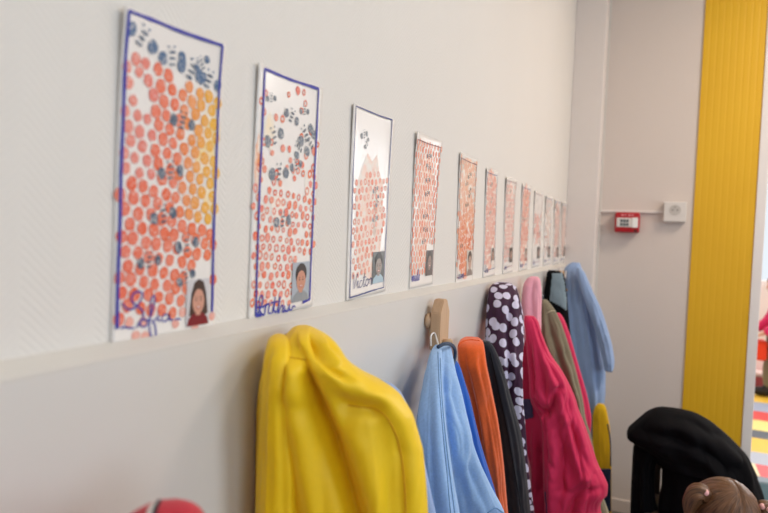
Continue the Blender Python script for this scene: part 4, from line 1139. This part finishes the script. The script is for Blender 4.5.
def head_bm(bm, c, R, B):
    """face along local +y, up +z; B is a 3x3 frame"""
    r = bmesh.ops.create_icosphere(bm, subdivisions=5, radius=1.0)
    for v in r['verts']:
        x, y, z = v.co
        k = 1 - .30 * max(0, -z) ** 1.6
        X, Y, Z = x * .80 * k, y * .93, z * 1.06
        if z < 0 and y < 0: Y *= 1 - .35 * (-z)
        if y > 0: Y += .06 * max(0, -z)
        def g(cx, cz, s): return math.exp(-((x - cx) ** 2 + (z - cz) ** 2) / (s * s)) if y > 0 else 0
        Y += .17 * g(0, -.22, .11) + .09 * g(0, -.08, .09) - .08 * (g(.33, .0, .15) + g(-.33, .0, .15)) + .05 * (g(.4, -.3, .2) + g(-.4, -.3, .2))
        Y += .05 * g(0, -.52, .13) + .04 * g(0, -.62, .1) - .04 * g(0, -.57, .04) + .07 * g(0, -.85, .16) + .03 * g(0, .4, .4)
        v.co = c + B @ (Vector((X, Y, Z)) * R)
    for s in (-1, 1):
        e = bmesh.ops.create_icosphere(bm, subdivisions=3, radius=1.0)
        for v in e['verts']:
            x, y, z = v.co
            v.co = c + B @ (Vector((s * (.80 + x * .10 + .06 * z), -.05 + y * .16 - .05, -.12 + z * .25)) * R)
def hand_chain(J, E_, wrist, pre, d, side, down):
    """palm and five fingers from a wrist; d along the hand, side towards the thumb"""
    w = Vector(J[wrist][0]); d = Vector(d).normalized(); side = Vector(side).normalized(); dn = Vector(down).normalized()
    p = w + d * .028; J[pre + 'palm'] = (p, .0155); E_.append((wrist, pre + 'palm'))
    for k, (off, ln) in enumerate(((.016, .036), (.0055, .041), (-.005, .038), (-.015, .030))):
        a = p + d * .020 + side * off; J[pre + 'k%d' % k] = (a, .0068); E_.append((pre + 'palm', pre + 'k%d' % k))
        b = a + d * ln * .5 + dn * .004; cx = b + d * ln * .42 + dn * .010
        J[pre + 'm%d' % k] = (b, .0060); J[pre + 't%d' % k] = (cx, .0050)
        E_ += [(pre + 'k%d' % k, pre + 'm%d' % k), (pre + 'm%d' % k, pre + 't%d' % k)]
    a = p + side * .020 + d * -.004 + dn * .004; b = a + side * .010 + d * .018 + dn * .004; e = b + d * .016 + dn * .004
    J[pre + 'th0'] = (a, .0078); J[pre + 'th1'] = (b, .0065); J[pre + 'th2'] = (e, .0055)
    E_ += [(pre + 'palm', pre + 'th0'), (pre + 'th0', pre + 'th1'), (pre + 'th1', pre + 'th2')]
def body_of(parent, J, E_, root, hc, R, B, voxel=.0042):
    me = skin_mesh(J, E_, root)
    bm = bmesh.new(); bm.from_mesh(me); bpy.data.meshes.remove(me); head_bm(bm, hc, R, B)
    m2 = bpy.data.meshes.new('tmpb'); bm.to_mesh(m2); bm.free()
    o = bpy.data.objects.new('tmpb', m2); COL.objects.link(o)
    md = o.modifiers.new('r', 'REMESH'); md.mode = 'VOXEL'; md.voxel_size = voxel; md.use_smooth_shade = True
    sm_ = o.modifiers.new('sm', 'SMOOTH'); sm_.factor = .5; sm_.iterations = 3
    me = evaluated(o); bpy.data.objects.remove(o); bpy.data.meshes.remove(m2)
    me.name = 'body'; me.materials.clear()
    b = link('body', me, M['skin'], parent, True)
    for s in (-1, 1):
        bm = bmesh.new(); ec = hc + B @ (Vector((s * .275, .70, .0)) * R)
        bmesh.ops.create_uvsphere(bm, u_segments=20, v_segments=12, radius=.135 * R, matrix=Matrix.Translation(ec)); e = obj('eye', bm, M['eye'], parent, True)
        bm = bmesh.new(); bmesh.ops.create_uvsphere(bm, u_segments=16, v_segments=10, radius=.075 * R, matrix=Matrix.Translation(ec + B @ (Vector((0, .068, 0)) * R))); obj('iris', bm, M['iris'], e, True)
    bm = bmesh.new(); pts = [hc + B @ (Vector((x, .93 - .5 * x * x, -.575 + .25 * x * x)) * R) for x in [(-.2 + .4 * k / 8) for k in range(9)]]
    tube(bm, pts, [.012 * R + .03 * R * math.sin(PI * k / 8) for k in range(9)], 8); obj('lips', bm, M['lip'], parent, True)
    return b
def hair_cap(parent, hc, R, B, mat, part=True, hairline=.42):
    bm = bmesh.new(); uvl = bm.loops.layers.uv.new('UV'); NA, NB = 120, 40; g = []
    for b in range(NB + 1):
        row = []
        for a in range(NA + 1):
            th = 2 * PI * a / NA - PI            # 0 = face, +-pi = back
            lim = math.acos(max(-1, min(1, hairline - (hairline + .55) * sstep(.55, 1.05, abs(th)))))   # how far down the cap reaches
            ph_ = lim * b / NB
            x, y, z = math.sin(ph_) * math.sin(th), math.sin(ph_) * math.cos(th), math.cos(ph_)
            k = 1.085 - .05 * (b / NB) ** 4
            k += .010 * math.sin(th * 23 + 5 * ph_) * math.sin(ph_) + .012 * noise.noise(Vector((x * 5, y * 5, z * 5)))
            if part: k -= .05 * math.exp(-(x / .05) ** 2) * (1 if y > -.6 else 0)
            row.append(bm.verts.new(hc + B @ (Vector((x * .82 * k, y * .95 * k, z * 1.05 * k)) * R)))
        g.append(row)
    for b in range(NB):
        for a in range(NA):
            try: f = bm.faces.new((g[b][a], g[b][a + 1], g[b + 1][a + 1], g[b + 1][a]))
            except ValueError: continue
            for lp, (aa, bb) in zip(f.loops, ((a, b), (a + 1, b), (a + 1, b + 1), (a, b + 1))): lp[uvl].uv = (aa / NA, bb / NB)
    bmesh.ops.remove_doubles(bm, verts=bm.verts, dist=1e-5)
    h = obj('hair', bm, mat, parent, True)
    md = h.modifiers.new('thickness', 'SOLIDIFY'); md.thickness = .004; md.offset = -1
    return h
def lock_of_hair(hair, pts, rad, mat, seed=0):
    bm = bmesh.new(); uvl = bm.loops.layers.uv.new('UV'); q = catmull(pts, 8); n = 24; rings = []
    up = Vector((.3, .9, .2))
    for i, p in enumerate(q):
        t = (q[min(i + 1, len(q) - 1)] - q[max(0, i - 1)]).normalized(); a = t.cross(up).normalized(); b = t.cross(a); f = i / (len(q) - 1)
        r = rad * (.35 + .65 * math.sin(PI * min(1, f * 1.25 + .12)) ** .6) if f < .8 else rad * (.9 - (f - .8) * 3.6)
        rings.append([bm.verts.new(p + (a * math.cos(2 * PI * k / n) + b * math.sin(2 * PI * k / n)) * max(.002, r) * (1 + .12 * math.sin(5 * 2 * PI * k / n + seed + f * 2))) for k in range(n)])
    for i in range(len(rings) - 1):
        for k in range(n):
            f = bm.faces.new((rings[i][k], rings[i][(k + 1) % n], rings[i + 1][(k + 1) % n], rings[i + 1][k]))
            for lp, (kk, ii) in zip(f.loops, ((k, i), (k + 1, i), (k + 1, i + 1), (k, i + 1))): lp[uvl].uv = (kk / n * .5, ii / len(rings))
    bm.faces.new(rings[0][::-1]); bm.faces.new(rings[-1])
    return obj('pigtail', bm, mat, hair, True)

# --- the girl in the foreground, kneeling on the floor
top = ony(724, 478, 1.62); R = .088
hc = Vector((top.x, top.y, top.z - .098))
Bf = Matrix.Rotation(math.radians(180 + 14), 3, 'Z') @ Matrix.Rotation(math.radians(-26), 3, 'X') @ Matrix.Rotation(math.radians(-12), 3, 'Y')
z0 = hc.z - .57
girl = thing('person', 'child with brown hair in two pigtails held by pale pink ties, before the black coat', 'person', (hc.x, hc.y, 0))
def gp(x, y, z): return Vector((hc.x - x, hc.y + .03 - y, z))      # y forward is towards the camera
hz = hc.z
J = {'pelvis': (gp(0, -.03, .16), .072), 'waist': (gp(0, -.02, .26), .066), 'chest': (gp(0, 0, hz - .20), .072), 'neck': (gp(0, .01, hz - .10), .034), 'head0': (gp(0, .03, hz - .02), .045)}
E_ = [('pelvis', 'waist'), ('waist', 'chest'), ('chest', 'neck'), ('neck', 'head0')]
for s, n in ((1, 'r'), (-1, 'l')):
    J.update({n + 'sh': (gp(s * .095, 0, hz - .165), .034), n + 'el': (gp(s * .135, .02, hz - .30), .026), n + 'wr': (gp(s * .10, .15, .215), .018),
              n + 'hip': (gp(s * .055, -.02, .15), .058), n + 'kn': (gp(s * .085, .19, .05), .044), n + 'an': (gp(s * .075, -.10, .04), .030), n + 'toe': (gp(s * .07, -.20, .025), .022)})
    E_ += [('chest', n + 'sh'), (n + 'sh', n + 'el'), (n + 'el', n + 'wr'), ('pelvis', n + 'hip'), (n + 'hip', n + 'kn'), (n + 'kn', n + 'an'), (n + 'an', n + 'toe')]
    hand_chain(J, E_, n + 'wr', n, (-s * -.2, -1, -.35), (s, 0, 0), (0, 0, -1))
body_of(girl, J, E_, 'pelvis', hc, R, Bf)
M['navy_top'] = fabric('dark_knit', '#2c2f3a', .9); M['legging'] = fabric('dark_leggings', '#26262c', .9)
me = skin_mesh(J, E_, 'chest', .010, only={'pelvis', 'waist', 'chest', 'rsh', 'lsh', 'rel', 'lel'}); link('top', me, M['navy_top'], girl, True)
me = skin_mesh(J, E_, 'pelvis', .008, only={'pelvis', 'rhip', 'lhip', 'rkn', 'lkn', 'ran', 'lan'}); link('leggings', me, M['legging'], girl, True)
hr = hair_cap(girl, hc, R, Bf, M['hair'], True, .44)
M['pink_tie'] = plain('pale_pink_tie', '#f0b4b4', .5)
for s in (-1, 1):
    a = hc + Bf @ (Vector((s * .74, .02, .70)) * R); 
    o_ = Bf @ Vector((s, .1, 0))
    pts = [a - o_ * .006, a + o_ * .014 + Vector((0, 0, .002)), a + o_ * .030 + Vector((0, 0, -.018)), a + o_ * .036 + Vector((0, 0, -.060)), a + o_ * .030 + Vector((0, 0, -.115))]
    pg = lock_of_hair(hr, pts, .021, M['hair'], s)
    bm = bmesh.new()
    for k in range(7):
        an = 2 * PI * k / 7; q1 = (Bf @ Vector((0, 1, 0))) * math.cos(an) + (Bf @ Vector((0, 0, 1))) * math.sin(an)
        bmesh.ops.create_icosphere(bm, subdivisions=2, radius=.0058, matrix=Matrix.Translation(a + o_ * .006 + q1 * .010))
    for q1 in (Vector((-.006, -.010, .012)), Vector((.006, -.012, .010))):
        bmesh.ops.create_icosphere(bm, subdivisions=3, radius=.0075, matrix=Matrix.Translation(a + o_ * .006 + q1))
    obj('hair_tie', bm, M['pink_tie'], girl, True)

# --- the child seen through the doorway
ft = onz(774, 399, 0); kx, ky = ft.x + .03, ft.y
kid = thing('person', 'child in pink jacket and olive trousers standing in the bright room beyond the doorway', 'person', (kx, ky, 0))
def kp(x, y, z): return Vector((kx - y, ky + x, z))        # faces -x
J = {'pelvis': (kp(0, 0, .50), .088), 'waist': (kp(0, .0, .60), .08), 'chest': (kp(0, .02, .76), .085), 'neck': (kp(0, .02, .88), .038), 'head0': (kp(0, .04, .95), .05)}
E_ = [('pelvis', 'waist'), ('waist', 'chest'), ('chest', 'neck'), ('neck', 'head0')]
for s, n in ((1, 'r'), (-1, 'l')):
    J.update({n + 'sh': (kp(s * .115, .02, .82), .040), n + 'el': (kp(s * .14, .06 + .02 * s, .66), .031), n + 'wr': (kp(s * .11, .17 + .02 * s, .57), .021),
              n + 'hip': (kp(s * .062, 0, .47), .066), n + 'kn': (kp(s * .07, .05 * s + .02, .26), .046), n + 'an': (kp(s * .07, .08 * s - .02, .06), .032), n + 'toe': (kp(s * .075, .08 * s + .075, .026), .026)})
    E_ += [('chest', n + 'sh'), (n + 'sh', n + 'el'), (n + 'el', n + 'wr'), ('pelvis', n + 'hip'), (n + 'hip', n + 'kn'), (n + 'kn', n + 'an'), (n + 'an', n + 'toe')]
    hand_chain(J, E_, n + 'wr', n, (-1, 0, -.5), (0, -s, .3), (0, 0, -1))
kh = kp(0, .045, .99); Bk = Matrix.Rotation(math.radians(90), 3, 'Z') @ Matrix.Rotation(math.radians(-8), 3, 'X')
body_of(kid, J, E_, 'pelvis', kh, .092, Bk, .0055)
M['pinkjacket'] = fabric('pink_jacket', '#e0356f', .8); M['olivepants'] = fabric('olive_trousers', '#7d7a66', .9); M['shoe'] = plain('black_shoe', '#1d1c1e', .5)
me = skin_mesh(J, E_, 'chest', .018, only={'pelvis', 'waist', 'chest', 'rsh', 'lsh', 'rel', 'lel', 'rwr', 'lwr'}); link('jacket', me, M['pinkjacket'], kid, True)
me = skin_mesh(J, E_, 'pelvis', .013, only={'pelvis', 'rhip', 'lhip', 'rkn', 'lkn', 'ran', 'lan'}); link('trousers', me, M['olivepants'], kid, True)
for n in 'rl':
    a, b = J[n + 'an'][0], J[n + 'toe'][0]; bm = bmesh.new(); r_ = bmesh.ops.create_uvsphere(bm, u_segments=24, v_segments=14, radius=1)
    d = (b - a); d.z = 0; m_ = a.lerp(b, .45); dd = d.normalized()
    for v in bm.verts:
        x, y, z = v.co; v.co = Vector((m_.x, m_.y, 0)) + dd * (x * .095) + Vector((-dd.y, dd.x, 0)) * (y * .042) + Vector((0, 0, max(0, .042 + z * .042 + (.018 if x < 0 and z > 0 else 0))))
    obj('shoe', bm, M['shoe'], kid, True)
hair_cap(kid, kh, .092, Bk, M['hair'], False, .35)
# red-orange shoulder bag held in front
M['bag'] = fabric('red_orange_cloth', '#e2431f', .8)
bm = bmesh.new(); bc_ = kp(.0, .22, .42)
box(bm, (bc_.x - .05, bc_.y - .09, .33), (bc_.x + .11, bc_.y + .09, .50), .03, 4)
bag = thing('cloth_bag', 'red orange cloth bag held by the child in the pink jacket', 'bag', (bc_.x, bc_.y, .33)); obj('pouch', bm, M['bag'], bag, True)
bm = bmesh.new(); tube(bm, catmull([(bc_.x + .03, bc_.y - .07, .49), (bc_.x + .02, bc_.y - .08, .55), (bc_.x + .02, bc_.y, .575), (bc_.x + .02, bc_.y + .08, .55), (bc_.x + .03, bc_.y + .07, .49)], 8), .006, 8); obj('handle', bm, M['bag'], bag, True)
# toy box of red and white bits near the child
tp = onz(757.5, 388, 0); bm = bmesh.new(); box(bm, (tp.x - .06, tp.y - .06, 0), (tp.x + .05, tp.y + .1, .12), .012)
tb_ = thing('toy_crate', 'small pale red toy crate on the striped floor beyond the doorway', 'toy crate', (tp.x, tp.y, 0)); obj('crate', bm, plain('dusty_red_plastic', '#a4474a', .5), tb_, True)
bm = bmesh.new(); box(bm, (tp.x - .068, tp.y - .068, .115), (tp.x + .058, tp.y + .108, .15), .01); obj('lid', bm, plain('pale_pink_plastic', '#d9bdb4', .5), tb_, True)
bm = bmesh.new()

# ------------------------------------------------------------------ light
W = bpy.data.worlds.new('daylight'); S.world = W; W.use_nodes = True
nt = W.node_tree; bg = nt.nodes['Background']; bg.inputs['Color'].default_value = (.86, .93, 1.0, 1); bg.inputs['Strength'].default_value = 1.1
def area(name, loc, target, sx, sy, power, col):
    ld = bpy.data.lights.new(name, 'AREA'); ld.shape = 'RECTANGLE'; ld.size = sx; ld.size_y = sy; ld.energy = power; ld.color = col
    o = bpy.data.objects.new(name, ld); COL.objects.link(o); o.location = loc
    o.rotation_euler = (Vector(target) - Vector(loc)).to_track_quat('-Z', 'Y').to_euler(); return o
for (wa, wb) in WIN:
    area('window_daylight', (RW + .02, (wa + wb) / 2, 1.58), (0, (wa + wb) / 2, 1.4), wb - wa - .1, 1.3, LP['win'], (.66, .84, 1.0))
area('far_window_daylight', ((WX0 + WX1) / 2, FY + .0, 1.75), ((WX0 + WX1) / 2, 0, 1.2), 2.0, 1.6, LP['far'], (.95, .97, 1.0))
area('side_window_daylight', (4.58, 5.1, 1.6), (0, 5.1, .6), 2.4, 1.4, LP['side'], (.95, .97, 1.0))
# ceiling panels
M['lamp'] = plain('lamp_diffuser', '#fff4e2', .5, var=0, emit='#fff0da', estr=3)
for k, (x, y) in enumerate(((1.5, -1.2), (1.5, .7), (1.5, 2.2), (2.4, 5.0))):
    t = thing('ceiling_light', ['square ceiling light panel behind the camera', 'square ceiling light panel above the coats', 'square ceiling light panel near the back wall', 'square ceiling light panel in the bright room'][k], 'ceiling light', (x, y, HC - .05))
    bm = bmesh.new()
    for a, b in (((-.31, -.31), (.31, -.28)), ((-.31, .28), (.31, .31)), ((-.31, -.28), (-.28, .28)), ((.28, -.28), (.31, .28))): box(bm, (x + a[0], y + a[1], HC - .05), (x + b[0], y + b[1], HC))
    obj('frame', bm, M['white_plastic'], t)
    obj('diffuser', bx((x - .28, y - .28, HC - .04), (x + .28, y + .28, HC - .02)), M['lamp'], t)
    area('panel_light', (x, y, HC - .055), (x, y, 0), .55, .55, LP['ceil'][k], ((1.0, .97, .93), (1.0, .95, .89), (1.0, .82, .65), (1.0, .95, .9))[k])
vs_ = S.view_settings
S.display_settings.display_device = 'sRGB'
vs_.view_transform = 'Standard'; vs_.look = 'None'; vs_.gamma = 1.0; vs_.exposure = -0.14; vs_.use_curve_mapping = False
for o in list(bpy.data.objects):
    if '_w' in o: del o['_w']
